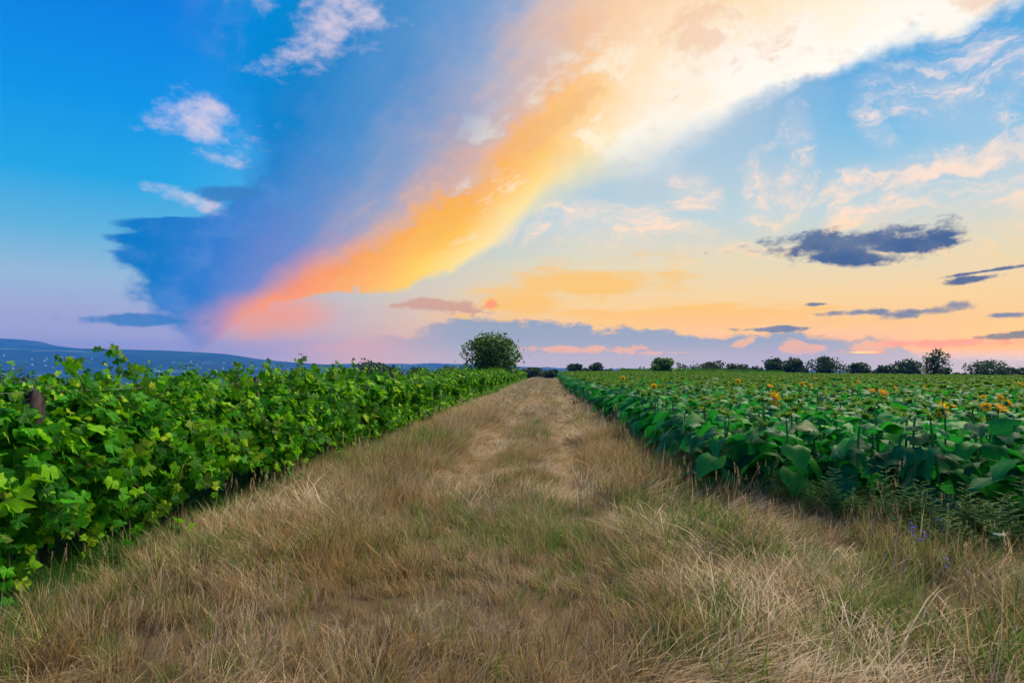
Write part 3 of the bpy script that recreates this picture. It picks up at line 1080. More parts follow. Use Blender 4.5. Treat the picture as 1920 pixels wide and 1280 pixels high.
def build_vineyard():
    leaf_me = [new_mesh('grape_leaf', v, f, M_VINE_NEAR) for v, f in LEAF_T]
    trunks = [trunk_soup(k).mesh('vine_trunk', M_BARK) for k in range(3)]
    wheres = ['hanging to the ground at the photo\'s left edge', 'wrapped round the thick wooden end post', 'with a leafy shoot rising high against the far hills',
              'second past the wooden end post', 'third past the end post with trailing shoots', 'just before the second trellis post', 'at the second trellis post',
              'first past the second trellis post', 'second past the second trellis post', 'just before the third trellis post']
    ys = [4.35 + 1.02 * k for k in range(10)]
    # canes of the near vines: (start, ..., end) relative to the vine foot
    canes = {0: [[(0.25, 0.1, 1.0), (0.5, 0.0, 0.7), (0.62, -0.1, 0.3), (0.66, -0.1, 0.08)], [(0.2, 0.4, 0.9), (0.5, 0.5, 0.6), (0.68, 0.55, 0.25)], [(0, .2, 1.35), (0.05, -.2, 1.62), (0.1, -.5, 1.72)]],
             1: [[(0.25, 0.0, 0.9), (0.55, 0.1, 0.6), (0.72, 0.05, 0.22)], [(0.1, 0.3, 1.4), (0.1, 0.15, 1.6), (0.12, 0.0, 1.68)], [(0.25, 0.4, 0.8), (0.55, 0.55, 0.45), (0.8, 0.6, 0.2), (0.95, 0.6, 0.06)]],
             2: [[(0.0, 0.25, 1.35), (0.0, 0.05, 1.62), (-0.04, -0.12, 1.78), (-0.1, -0.25, 1.80)], [(0.25, 0.2, 0.9), (0.6, 0.3, 0.65), (0.7, 0.35, 0.4)]],
             3: [[(0.25, 0.0, 1.0), (0.5, 0.2, 0.8), (0.65, 0.4, 0.5)]],
             4: [[(0.2, -0.1, 0.9), (0.55, 0.0, 0.5), (0.9, 0.15, 0.22), (1.02, 0.25, 0.12)], [(0, 0.1, 1.4), (0.05, 0.2, 1.68)]],
             5: [[(0.2, 0.1, 1.0), (0.55, 0.2, 0.75), (0.65, 0.3, 0.5)], [(0, 0.1, 1.4), (0.1, 0.0, 1.7)]],
             6: [[(0, 0.1, 1.4), (0.1, 0.25, 1.72), (0.1, 0.35, 1.8)], [(0.2, 0.1, 0.7), (0.6, 0.2, 0.5), (0.8, 0.25, 0.25)]],
             7: [[(0, 0.1, 1.4), (-0.1, 0.3, 1.7)]], 8: [[(0, 0.1, 1.4), (0.1, 0.2, 1.75)], [(0.2, 0, .8), (.6, 0, .6), (.75, 0, .35)]], 9: [[(0, 0.0, 1.4), (0.05, 0.25, 1.8)]]}
    for i, y in enumerate(ys):
        gz = float(ground_z(ROW_X, y))
        t = link('grapevine', None, loc=(ROW_X, y, gz), label='green grapevine ' + wheres[i], cat='grapevine', group='grapevines of the trellised row beside the path')
        link('trunk', trunks[i % 3], t)
        nleaf = [170, 185, 185, 170, 165, 145, 125, 105, 95, 90][i]
        skirt = [0.08, 0.12, 0.18, 0.24, 0.20, 0.26, 0.20, 0.22, 0.20, 0.20][i]
        top = [1.16, 1.20, 1.22, 1.24, 1.28, 1.30, 1.33, 1.34, 1.34, 1.34][i]
        loc, nrm, tip = hedge(nleaf, -0.62, 0.62, top, skirt, 0.30, 40 + i, 'out')
        loc[:, 1] += 0  # along the row
        size = RNG.uniform(0.10, 0.19, nleaf)
        extra = []
        for q in range(4):
            b, lift = RNG.uniform(-0.5, 0.5), RNG.uniform(0.1, 0.32)
            extra.append([(0.0, b, top - 0.15), (RNG.normal(0.05, .08), b + RNG.normal(0, .08), top + lift * 0.6), (RNG.normal(0.08, .1), b + RNG.normal(0, .15), top + lift)])
        for q in range(2):
            b, z0 = RNG.uniform(-0.5, 0.5), RNG.uniform(0.6, 1.1)
            extra.append([(0.2, b, z0), (0.46, b + RNG.normal(0, .1), z0 - 0.05), (0.58, b + RNG.normal(0, .15), z0 - 0.32)])
        for c in canes[i] + extra:
            s = Soup()
            s.tube(c, np.linspace(0.006, 0.003, len(c)), 5)
            link('cane', s.mesh('cane', M_CANE), t)
            L = cane_leaves(c, 13 if len(c) > 3 else 10, 0.15)
            loc, nrm, tip, size = np.concatenate([loc, L[0]]), np.concatenate([nrm, L[1]]), np.concatenate([tip, L[2]]), np.concatenate([size, L[3]])
        mt = frames(nrm, tip, size) * np.stack([RNG.uniform(0.75, 1.12, len(size)), RNG.uniform(0.85, 1.15, len(size)), RNG.uniform(0.4, 2.6, len(size))], 1)[:, None, :]
        for k in range(len(loc)):
            o = bpy.data.objects.new('leaf', leaf_me[k % 4])
            COL.objects.link(o)
            o.parent = t
            m4 = Matrix(mt[k].tolist()).to_4x4()
            m4.translation = loc[k]
            o.matrix_local = m4
        s = Soup()
        loc, nrm, tip = hedge(440, -0.62, 0.62, top - 0.03, skirt + 0.05, 0.30, 40 + i)
        sz = RNG.uniform(0.11, 0.18, 440)
        for q in range(4):
            s.scatter(*LEAF_T[q], frames(nrm, tip, sz)[q::4], loc[q::4])
        link('inner_leaves', s.mesh('inner_leaves', M_VINE), t, kind='stuff')
    # farther vines share leaf masses
    masses = []
    for k in range(7):
        s = Soup()
        n1, n2 = 420, 300
        loc, nrm, tip = hedge(n1, -0.66, 0.66, 1.33, 0.12, 0.33, 80 + k, 'out')
        s.scatter(*LEAF_FAR, frames(nrm, tip, RNG.uniform(0.11, 0.18, n1)), loc)
        loc, nrm, tip = hedge(n2, -0.66, 0.66, 1.31, 0.16, 0.32, 80 + k)
        s.scatter(*LEAF_FAR, frames(nrm, tip, RNG.uniform(0.11, 0.18, n2)), loc)
        for c in range(6):
            b = RNG.uniform(-0.5, 0.5)
            L = cane_leaves([(0, b, 1.2), (RNG.normal(0, .08), b + RNG.normal(0, .1), 1.42), (RNG.normal(0, .1), b + RNG.normal(0, .15), 1.46 + RNG.uniform(0, .25))], 9, 0.13)
            s.scatter(*LEAF_FAR, frames(L[1], L[2], L[3]), L[0])
            L = cane_leaves([(0.25, b, 0.9), (0.5, b + 0.1, 0.65), (0.55 + RNG.uniform(0, .2), b + RNG.normal(0, .15), 0.35)], 10, 0.14)
            s.scatter(*LEAF_FAR, frames(L[1], L[2], L[3]), L[0])
        masses.append(s.mesh('vine_foliage', M_VINE))
    y, k = ys[-1] + 1.02, 0
    while y < 96:
        pk = int((y - 5.1) // 4.1)
        nth = int((y - 5.1 - 4.1 * pk) // 1.05)
        lab = 'green grapevine far down the row, toward the round bush' if y > 30 else '%s green grapevine past the %s trellis post of the row' % (ORD[nth], ORD[pk])
        grp = 'grapevines far along the row' if y > 30 else 'grapevines midway along the row'
        if not 33 < y < 35.5:
            t = link('grapevine', None, loc=(ROW_X, y, float(ground_z(ROW_X, y))), rz=0, label=lab, cat='grapevine', group=grp)
            t.scale = (RNG.uniform(0.9, 1.2), 1.0, RNG.uniform(0.93, 1.06) * (1.0 if y < 60 else 0.92))
            link('trunk', trunks[k % 3], t)
            link('foliage', masses[k % 7], t, kind='stuff')
        y += 1.05
        k += 1
    for k in range(14):
        y = 6.2 + 1.15 * k
        t = link('grapevine', None, loc=(-6.5, y, float(ground_z(-6.5, y))), label='grapevine of the second row, glimpsed behind the front row', cat='grapevine', group='grapevines of the second row')
        link('trunk', trunks[k % 3], t)
        link('foliage', masses[(k * 3) % 7], t, kind='stuff')
    # posts and wires
    names = {0: 'thick dark wooden end post with split top among the vine leaves', 1: 'dark wooden trellis post, second from the path\'s near end', 2: 'dark wooden trellis post, third from the path\'s near end'}
    k, y = 0, 5.1
    while y < 95:
        rs = random.Random(k)
        r = 0.075 if k == 0 else 0.045
        s = Soup()
        hgt = 1.42 if k == 0 else 1.48
        n = 12
        pts, rad = [], []
        for q in range(7):
            pts.append((rs.uniform(-.008, .008) + 0.03 * q / 6, rs.uniform(-.008, .008), -0.1 + (hgt + 0.1) * q / 6))
            rad.append(r * rs.uniform(0.94, 1.05))
        s.tube(pts, rad, n)
        v = s.v[0]
        for q in range(n):           # grooved, split sides
            v[q::n, :2] = (v[q::n, :2]) * (0.86 if q % 3 == 0 else 1.0)
        for q in range(n):
            v[6 * n + q, 2] += rs.uniform(-0.07, 0.03)
        post = link('trellis_post', None, loc=(ROW_X + (0.05 if k == 0 else 0.0), y, float(ground_z(ROW_X, y))), label=names.get(k, '%s dark wooden trellis post of the vine row, counted from the near end' % ORD[k]), cat='post', group='trellis posts of the vine row')
        link('pole', s.mesh('post', M_POST), post)
        w = Soup()
        for hz in (0.7, 1.1):
            w.tube([(r * math.cos(q) * 1.06 + 0.02, r * math.sin(q) * 1.06, hz) for q in np.linspace(0, 6.28, 10)], [0.0025] * 10, 4)
        link('wire_tie', w.mesh('wire_tie', M_WIRE), post)
        k += 1
        y += 4.1
    for hz, w in ((0.72, 'low'), (1.1, 'middle'), (1.42, 'top')):
        s = Soup()
        s.tube([(ROW_X + 0.06, yy, hz + float(ground_z(ROW_X, yy))) for yy in np.linspace(3, 95, 30)], [0.002] * 30, 4)
        link('trellis_wire', s.mesh('wire', M_WIRE), label='thin %s trellis wire strung through the vine row' % w, cat='wire', group='trellis wires')


build_vineyard()

# ------------------------------------------------------------------ sunflowers
SUN_STOPS = [(0.0, (0.001, 0.085, 0.040)), (0.4, (0.002, 0.145, 0.055)), (0.75, (0.006, 0.22, 0.042)), (1.0, (0.05, 0.32, 0.012))]
M_SUNLEAF = leaf_material('sunflower_leaf', SUN_STOPS, (0.03, 0.50, 0.02), 0.5, 0.07, 0.30)
M_SUNLEAF_NEAR = leaf_material('sunflower_leaf_veined', SUN_STOPS, (0.03, 0.50, 0.02), 0.5, 0.07, 0.30, 'pinnate')
M_STEM = plain_material('sunflower_stem', (0.035, 0.15, 0.03), (0.07, 0.22, 0.05), 0.6, 20)
M_BUD = leaf_material('sunflower_bud', [(0.0, (0.008, 0.09, 0.018)), (0.6, (0.025, 0.16, 0.02)), (1.0, (0.12, 0.29, 0.02))], (0.3, 0.5, 0.03), 0.6, 0.12, 0.35)
M_PETAL = leaf_material('sunflower_petal', [(0.0, (0.88, 0.40, 0.004)), (0.6, (0.95, 0.54, 0.008)), (1.0, (0.98, 0.66, 0.02))], (0.98, 0.6, 0.01), 0.7, 0.05, 0.4)
M_DISC = plain_material('sunflower_disc', (0.30, 0.15, 0.02), (0.55, 0.30, 0.03), 0.8, 60)


def heart_leaf(nl=6, nc=2, droop=0.55, fold=0.25, wave=0.05, seed=0, pet=0.4):
    """heart shaped blade of unit length on a petiole that starts at the origin; grows along +y"""
    rs = random.Random(seed)
    v, f = [], []
    prof = lambda s: 0.44 * math.sin(math.pi * min(1.0, (s + 0.10) / 1.10) ** 0.62) ** 0.85 if s < 0.999 else 0.005
    rise = 0.22
    ph = rs.uniform(0, 6)
    for i in range(nl + 1):
        s = i / nl
        w = max(prof(s), 0.004) * (1.0 + (0.07 if nl > 6 and i % 2 else -0.04)) if i else 0.30
        yb = pet + s
        zb = rise * pet / 0.4 + 0.10 * s - droop * s * s
        for j in range(-nc, nc + 1):
            q = j / nc
            back = -0.14 * abs(q) ** 2 if i == 0 else 0.0     # the heart's lobes reach back past the petiole
            z = zb + fold * w * abs(q) * (1 - 0.7 * abs(q)) * 2 - 0.16 * abs(q) ** 2 * w + wave * math.sin(5.5 * s + ph + 2.0 * q) * abs(q)
            v.append((q * w, yb + back, z))
    m = 2 * nc + 1
    for i in range(nl):
        for j in range(m - 1):
            a = i * m + j
            f += [(a, a + 1, a + m + 1), (a, a + m + 1, a + m)]
    if pet > 0:
        k = len(v)
        r = 0.016
        tip = (0, pet, rise * pet / 0.4)
        v += [(r, 0, 0), (-r, 0, 0), (0, 0, r * 1.5), (r * .7, tip[1], tip[2] - .005), (-r * .7, tip[1], tip[2] - .005), (0, tip[1], tip[2] + r)]
        for a, b in ((0, 1), (1, 2), (2, 0)):
            f += [(k + a, k + b, k + 3 + b), (k + a, k + 3 + b, k + 3 + a)]
    return np.array(v), np.array(f)


SUN_T = [heart_leaf(9, 2, d, 0.30, 0.085, k) for k, d in enumerate((0.35, 0.55, 0.8, 0.6))]
SUN_FAR = [heart_leaf(4, 1, d, 0.25, 0.0, k, 0.35) for k, d in enumerate((0.4, 0.7))]


def leaf_frame(phi, pitch, roll, s):
    return np.array(Matrix.Rotation(phi, 3, 'Z') @ Matrix.Rotation(pitch, 3, 'X') @ Matrix.Rotation(roll, 3, 'Y')) * s


def leaf_set(rs, H, n, side=None):
    """places and frames of the leaves of one plant"""
    out = []
    ph = rs.uniform(0, 6.28)
    for k in range(n):
        u = k / (n - 1.0)
        z = H * (0.10 + 0.875 * u ** 0.85)
        ph += R(137.5) + rs.uniform(-0.35, 0.35)
        s = (0.17 + 0.18 * math.sin(math.pi * min(1, 0.25 + 0.78 * u))) * rs.uniform(0.8, 1.2) * (1.0 if u < 0.82 else 0.74)
        pitch = R(-34 + 52 * u ** 1.4) + rs.gauss(0, 0.28)
        out.append(((0, 0, z), leaf_frame(ph, pitch, rs.gauss(0, 0.35), s)))
    return out


def stem_soup(rs, H, nod=0.07, az=0.0):
    s = Soup()
    p = [(0, 0, -0.05), (rs.uniform(-.02, .02), rs.uniform(-.02, .02), H * 0.4), (0, 0, H * 0.8), (math.cos(az) * nod * 0.25, math.sin(az) * nod * 0.25, H * 0.95), (math.cos(az) * nod, math.sin(az) * nod, H)]
    s.tube(p, [0.014, 0.013, 0.012, 0.011, 0.012], 6)
    return s, p[-1]


def bud_soup(seed, open_=0.5):
    """closed head: a green cushion ringed by pointed bracts, facing +z"""
    rs = random.Random(seed)
    s = Soup()
    n = 10
    v = [(0, 0, 0.03)]
    for r, z in ((0.03, 0.028), (0.05, 0.01), (0.04, -0.015), (0.012, -0.03)):
        v += [(r * math.cos(2 * math.pi * k / n), r * math.sin(2 * math.pi * k / n), z) for k in range(n)]
    f = [(0, 1 + k, 1 + (k + 1) % n, 1 + (k + 1) % n) for k in range(n)]
    for q in range(3):
        for k in range(n):
            a, b = 1 + q * n + k, 1 + q * n + (k + 1) % n
            f.append((a, a + n, b + n, b))
    s.add(v, f, 0.25)
    for ring, cnt, ln, el in ((0, 13, 0.078, 20), (1, 11, 0.066, 48), (2, 7, 0.05, 75)):
        for k in range(cnt):
            a = 2 * math.pi * (k + rs.uniform(-.3, .3)) / cnt
            blade(s, (0.042 * math.cos(a), 0.042 * math.sin(a), 0.0), a, ln * rs.uniform(0.8, 1.25), R(90 - el * open_ - rs.uniform(0, 15)), R(90 - el * 1.3), 0.026, 3)
    return s


def bloom_meshes(seed):
    rs = random.Random(seed)
    back = bud_soup(seed, 0.1)
    for a in back.v:
        a[:, 2] -= 0.02
    pet = Soup()
    for ring, cnt, ln, up in ((0, 19, 0.085, 82), (1, 17, 0.075, 66)):
        for k in range(cnt):
            a = 2 * math.pi * (k + rs.uniform(-.35, .35)) / cnt + ring * 0.16
            blade(pet, (0.045 * math.cos(a), 0.045 * math.sin(a), 0.012 + ring * 0.006), a, ln * rs.uniform(0.8, 1.2), R(up - rs.uniform(0, 18)), R(up + rs.uniform(-15, 25)), 0.036, 4)
    # rays are widest in the middle: widen the tips' neighbours
    d = Soup()
    n = 16
    v = [(0, 0, 0.022)]
    for r, z in ((0.02, 0.026), (0.04, 0.024), (0.056, 0.012), (0.05, -0.01)):
        v += [(r * math.cos(2 * math.pi * k / n), r * math.sin(2 * math.pi * k / n), z + rs.uniform(-.003, .003)) for k in range(n)]
    f = [(0, 1 + k, 1 + (k + 1) % n, 1 + (k + 1) % n) for k in range(n)]
    for q in range(3):
        for k in range(n):
            a, b = 1 + q * n + k, 1 + q * n + (k + 1) % n
            f.append((a, a + n, b + n, b))
    d.add(v, f)
    return back.mesh('bloom_back', M_BUD), pet.mesh('ray_petals', M_PETAL), d.mesh('bloom_disc', M_DISC)


def aim(o, at, d, roll=0.0):
    m = Vector(d).to_track_quat('Z', 'Y').to_matrix().to_4x4()
    m.translation = at
    o.matrix_local = m


BLOOMS = [  # photo column, row of the head, depth, facing (x, y, z), size, label
    (1443, 745, 9.6, (0.55, -0.75, 0.25), 1.15, 'tall blooming sunflower with the largest yellow head, standing alone above the leaves'),
    (1754, 765, 8.2, (0.45, -0.80, 0.2), 1.05, 'blooming sunflower on a bare pale stem close to the field\'s front edge'),
    (1772, 757, 9.4, (0.3, -0.3, 0.8), 0.95, 'small blooming sunflower tucked just behind the bare-stemmed bloom'),
    (1866, 763, 8.3, (0.2, -0.5, 0.75), 1.15, 'broad upturned sunflower bloom at the far right cluster\'s front'),
    (1881, 753, 9.4, (0.5, -0.6, 0.5), 0.9, 'upper right sunflower bloom of the far right cluster'),
    (1846, 760, 8.9, (-0.4, -0.7, 0.5), 0.9, 'left sunflower bloom of the far right cluster'),
    (1868, 744, 10.6, (0.2, -0.8, 0.4), 0.9, 'topmost sunflower bloom of the far right cluster'),
    (1819, 755, 9.8, (0.8, -0.5, 0.2), 0.7, 'narrow half-turned sunflower bloom left of the far right cluster'),
    (1837, 744, 10.8, (-0.1, -0.9, 0.3), 0.8, 'small pale sunflower bloom above and left of the far right cluster'),
    (1651, 734, 11.6, (0.1, -0.55, 0.75), 1.2, 'wide sunflower bloom facing up in the middle of the field'),
    (1631, 730, 12.6, (0.0, -0.5, 0.8), 0.9, 'sunflower bloom just left of the wide upturned bloom'),
    (1671, 726, 14.2, (0.7, -0.6, 0.3), 1.0, 'tilted sunflower bloom just right of the wide upturned bloom'),
    (1728, 726, 14.6, (0.4, -0.6, 0.6), 0.9, 'solitary small sunflower bloom behind the bare-stemmed bloom'),
    (1515, 722, 15.8, (0.5, -0.5, 0.6), 1.05, 'right one of a pair of small sunflower blooms mid field'),
    (1503, 719, 17.0, (-0.3, -0.7, 0.5), 0.9, 'left one of a pair of small sunflower blooms mid field'),
    (1440, 722, 15.4, (0.2, -0.5, 0.8), 1.0, 'sunflower bloom directly behind the largest yellow head'),
    (1540, 734, 11.4, (0.6, -0.6, 0.4), 0.55, 'half-open sunflower bloom right of the largest yellow head'),
    (1381, 714, 20.5, (0.1, -0.9, 0.2), 1.2, 'bright little sunflower bloom left of the largest head, farther back'),
    (1226, 723, 15.0, (-0.2, -0.9, 0.2), 1.0, 'orange sunflower bloom near the path side of the field'),
    (1168, 708, 27.0, (-0.2, -0.9, 0.2), 1.3, 'tiny sunflower bloom close to the path, far along the field edge'),
    (1907, 718, 17.0, (0.2, -0.6, 0.7), 1.0, 'sunflower bloom at the right edge of the view, well back'),
    (1606, 715, 21.0, (0.2, -0.6, 0.6), 1.0, 'small distant sunflower bloom in front of the round field trees'),
    (1527, 709, 28.0, (0.2, -0.6, 0.6), 1.1, 'tiny distant sunflower bloom below the spreading oak'),
]


def build_sunflowers():
    rs = random.Random(5)
    leaf_me = [new_mesh('sunflower_leaf', v, f, M_SUNLEAF_NEAR) for v, f in SUN_T]
    buds = [bud_soup(k, 0.3 + 0.25 * k).mesh('flower_bud', M_BUD) for k in range(4)]
    bloom = [bloom_meshes(50 + k) for k in range(3)]
    H0 = 1.08
    variants = []
    for k in range(6):                 # shared leaf masses for plants seen small
        s = Soup()
        for (p, fr) in leaf_set(rs, H0, 17):
            s.scatter(*SUN_T[rs.randrange(4)], fr[None], np.array([p]))
        variants.append(s.mesh('sunflower_foliage', M_SUNLEAF))
    stems = [stem_soup(rs, H0) for k in range(3)]
    stem_me = [(s.mesh('sunflower_stem', M_STEM), tip) for s, tip in stems]

    # plan of the field: rows parallel to the path
    pts = []
    for i in range(260):
        x = 2.05 + 0.60 * i
        ymax = 118.0
        y = 6.1 + rs.uniform(0, 0.3)
        while y < ymax:
            xx, yy = x + rs.gauss(0, 0.06) - 1.98 + float(FIELD_SIDE(y)), y + rs.gauss(0, 0.05)
            if yy > float(FIELD_FRONT(xx)):
                pts.append((xx, yy))
            y += 0.34 if y < 40 else (0.55 if y < 70 else 0.85)
    pts = np.array(pts)
    lat, dep = to_cam(pts[:, 0], pts[:, 1])
    col = 960 + F * lat / dep
    ok = (dep > 4.0) & (col < 2080)
    pts, dep, col = pts[ok], dep[ok], col[ok]
    # keep clear of the blooming plants
    bl = np.array([place(b[0], b[2]) for b in BLOOMS])
    dmin = np.min(np.hypot(pts[:, None, 0] - bl[None, :, 0], pts[:, None, 1] - bl[None, :, 1]), axis=1)
    pts, dep, col = pts[dmin > 0.2], dep[dmin > 0.2], col[dmin > 0.2]
    front = pts[:, 1] - FIELD_FRONT(pts[:, 0])
    edge = np.minimum(front, np.where(pts[:, 1] < 26, pts[:, 0] - FIELD_SIDE(pts[:, 1]), 9))
    score = dep + np.clip(edge, 0, 6) * 0.8 + np.where(col > 1950, 20, 0)
    order = np.argsort(score)
    near, rest = order[:270], order[270:]
    fd = np.argsort(dep[near])

    def plant(x, y, H, name_label, group, detailed, head, lean=(0, 0)):
        gz = float(ground_z(x, y))
        t = link('sunflower', None, loc=(x, y, gz), rz=rs.uniform(0, 6.28) if head is None else 0.0, label=name_label, cat='sunflower', group=group)
        t.rotation_euler = (lean[0], lean[1], t.rotation_euler.z)
        k = H / H0
        if head is None:
            me, tip = stem_me[rs.randrange(3)]
            st = link('stem', me, t)
            st.scale = (1, 1, k)
            tip = Vector((tip[0], tip[1], tip[2] * k))
        else:
            a = math.atan2(head[1], head[0])
            s, tip = stem_soup(rs, H, 0.05, a)
            link('stem', s.mesh('sunflower_stem', M_STEM), t)
            tip = Vector(tip)
        if detailed:
            for (p, fr) in leaf_set(rs, H * (0.86 if head else 1.0), detailed):
                o = bpy.data.objects.new('leaf', leaf_me[rs.randrange(4)])
                COL.objects.link(o)
                o.parent = t
                m4 = Matrix(fr.tolist()).to_4x4()
                m4.translation = p
                o.matrix_local = m4
        else:
            o = link('foliage', variants[rs.randrange(6)], t, kind='stuff')
            o.scale = (k, k, k * (0.9 if head else 1.0))
        return t, tip

    for j, i in enumerate(near[fd]):
        x, y = pts[i]
        e = edge[i]
        if x < float(FIELD_SIDE(y)) + 0.37:
            lab = 'sunflower in bud in the outermost row beside the path, ' + ('at the field\'s near corner' if y < 10.5 else 'past the near corner' if y < 14 else 'midway along' if y < 18.5 else 'far along')
        else:
            row = 'front' if front[i] < 0.55 else 'second' if front[i] < 1.15 else 'third' if front[i] < 1.8 else None
            part = 'near the path corner' if col[i] < 1400 else 'below the largest yellow bloom' if col[i] < 1530 else 'left of the bare-stemmed bloom' if col[i] < 1720 else 'round the bare-stemmed bloom' if col[i] < 1810 else 'below the far right cluster of blooms'
            lab = ('sunflower in bud, %s rank from the dry grass, %s' % (row, part)) if row else 'sunflower in bud, behind the front ranks, ' + part
        grp = 'budding sunflowers: ' + lab.split('in bud')[1].strip(', ')
        det = (17 if e < 0.9 else 11) if j < 92 else 0
        lean = (rs.gauss(0, 0.05), rs.gauss(0, 0.05) - (0.12 if x < float(FIELD_SIDE(y)) + 0.5 else 0))
        t, tip = plant(x, y, rs.gauss(1.10, 0.06), lab, grp, det, None, lean)
        b = link('flower_bud', buds[rs.randrange(4)], t)
        s = rs.uniform(0.6, 1.0)
        aim(b, tip, (rs.gauss(0, 0.4), rs.gauss(0, 0.4), 1.0))
        b.scale = (s, s, s)
    for j, (px, py, d, face, size, lab) in enumerate(BLOOMS):
        x, y = place(px, d)
        H = level(py, d) - float(ground_z(x, y)) - 0.02
        t, tip = plant(x, y, H, lab, 'blooming sunflowers', 9 if d < 12 else 0, (face[0], face[1]))
        back, petals, disc = bloom[j % 3]
        h = link('flower_head', back, t)
        aim(h, tip, face)
        h.scale = (size * (0.92 if j < 2 else 0.66),) * 3
        link('ray_petals', petals, h, kind='stuff')
        link('seed_disc', disc, h)
    # everything deeper in the field: one mass
    temps = []
    for k in range(6):
        s = Soup()
        for (p, fr) in leaf_set(rs, H0, 13):
            s.scatter(*SUN_FAR[rs.randrange(2)], fr[None], np.array([p]))
        temps.append(s)
    full = []
    for s in temps:
        me = s.mesh('sunflower_mass', M_SUNLEAF)
        me.materials.append(M_BUD)
        full.append((s, me))
    meshes = []
    for k, (s, me) in enumerate(full):
        q = bud_soup(70 + k, 0.4)
        for a in q.v:
            a[:, 2] += H0 + 0.01
        n0 = sum(len(f) for f in s.f)
        s.v += q.v
        s.f += [f + s.n for f in q.f]
        s.r += q.r
        me2 = s.mesh('sunflower_plant', M_SUNLEAF)
        me2.materials.append(M_BUD)
        cent = np.array([p.center[2] for p in me2.polygons])
        me2.polygons.foreach_set('material_index', (cent > H0 - 0.03).astype(np.int32))
        meshes.append(me2)
    P = pts[rest]
    N = len(P)
    sc = RNG.normal(1.02, 0.06, N) * (1 + 0.12 * sstep(30, 80, dep[rest]))
    scatter_object('sunflower_field', np.stack([P[:, 0], P[:, 1], ground_z(P[:, 0], P[:, 1])], 1), np.stack([RNG.normal(0, .05, N), RNG.normal(0, .05, N), RNG.uniform(0, 6.28, N)], 1),
                   np.stack([sc * 1.08, sc * 1.08, sc], 1), RNG.integers(0, 6, N), meshes, 'dense green mass of sunflowers reaching back to the tree line', 'sunflowers')


build_sunflowers()


# ------------------------------------------------------------------ small plants at the field's edge
M_WEED = leaf_material('weed_leaf', [(0.0, (0.012, 0.07, 0.010)), (0.6, (0.028, 0.12, 0.014)), (1.0, (0.06, 0.17, 0.02))], (0.12, 0.38, 0.03), 0.6, 0.08, 0.35)
M_BLUE = leaf_material('blue_petal', [(0.0, (0.10, 0.08, 0.50)), (1.0, (0.22, 0.16, 0.75))], (0.2, 0.15, 0.8), 0.6, 0.3, 0.3)
M_WHITE = leaf_material('white_umbel', [(0.0, (0.30, 0.40, 0.36)), (1.0, (0.5, 0.56, 0.50))], (0.6, 0.7, 0.6), 0.6, 0.3, 0.3)
M_DOCK = leaf_material('dock_seed', [(0.0, (0.07, 0.022, 0.012)), (1.0, (0.19, 0.06, 0.03))], (0.25, 0.08, 0.03), 0.7, 0.2, 0.2)
M_RED = leaf_material('poppy_petal', [(0.0, (0.45, 0.01, 0.01)), (1.0, (0.6, 0.02, 0.02))], (0.6, 0.02, 0.01), 0.6, 0.2, 0.3)


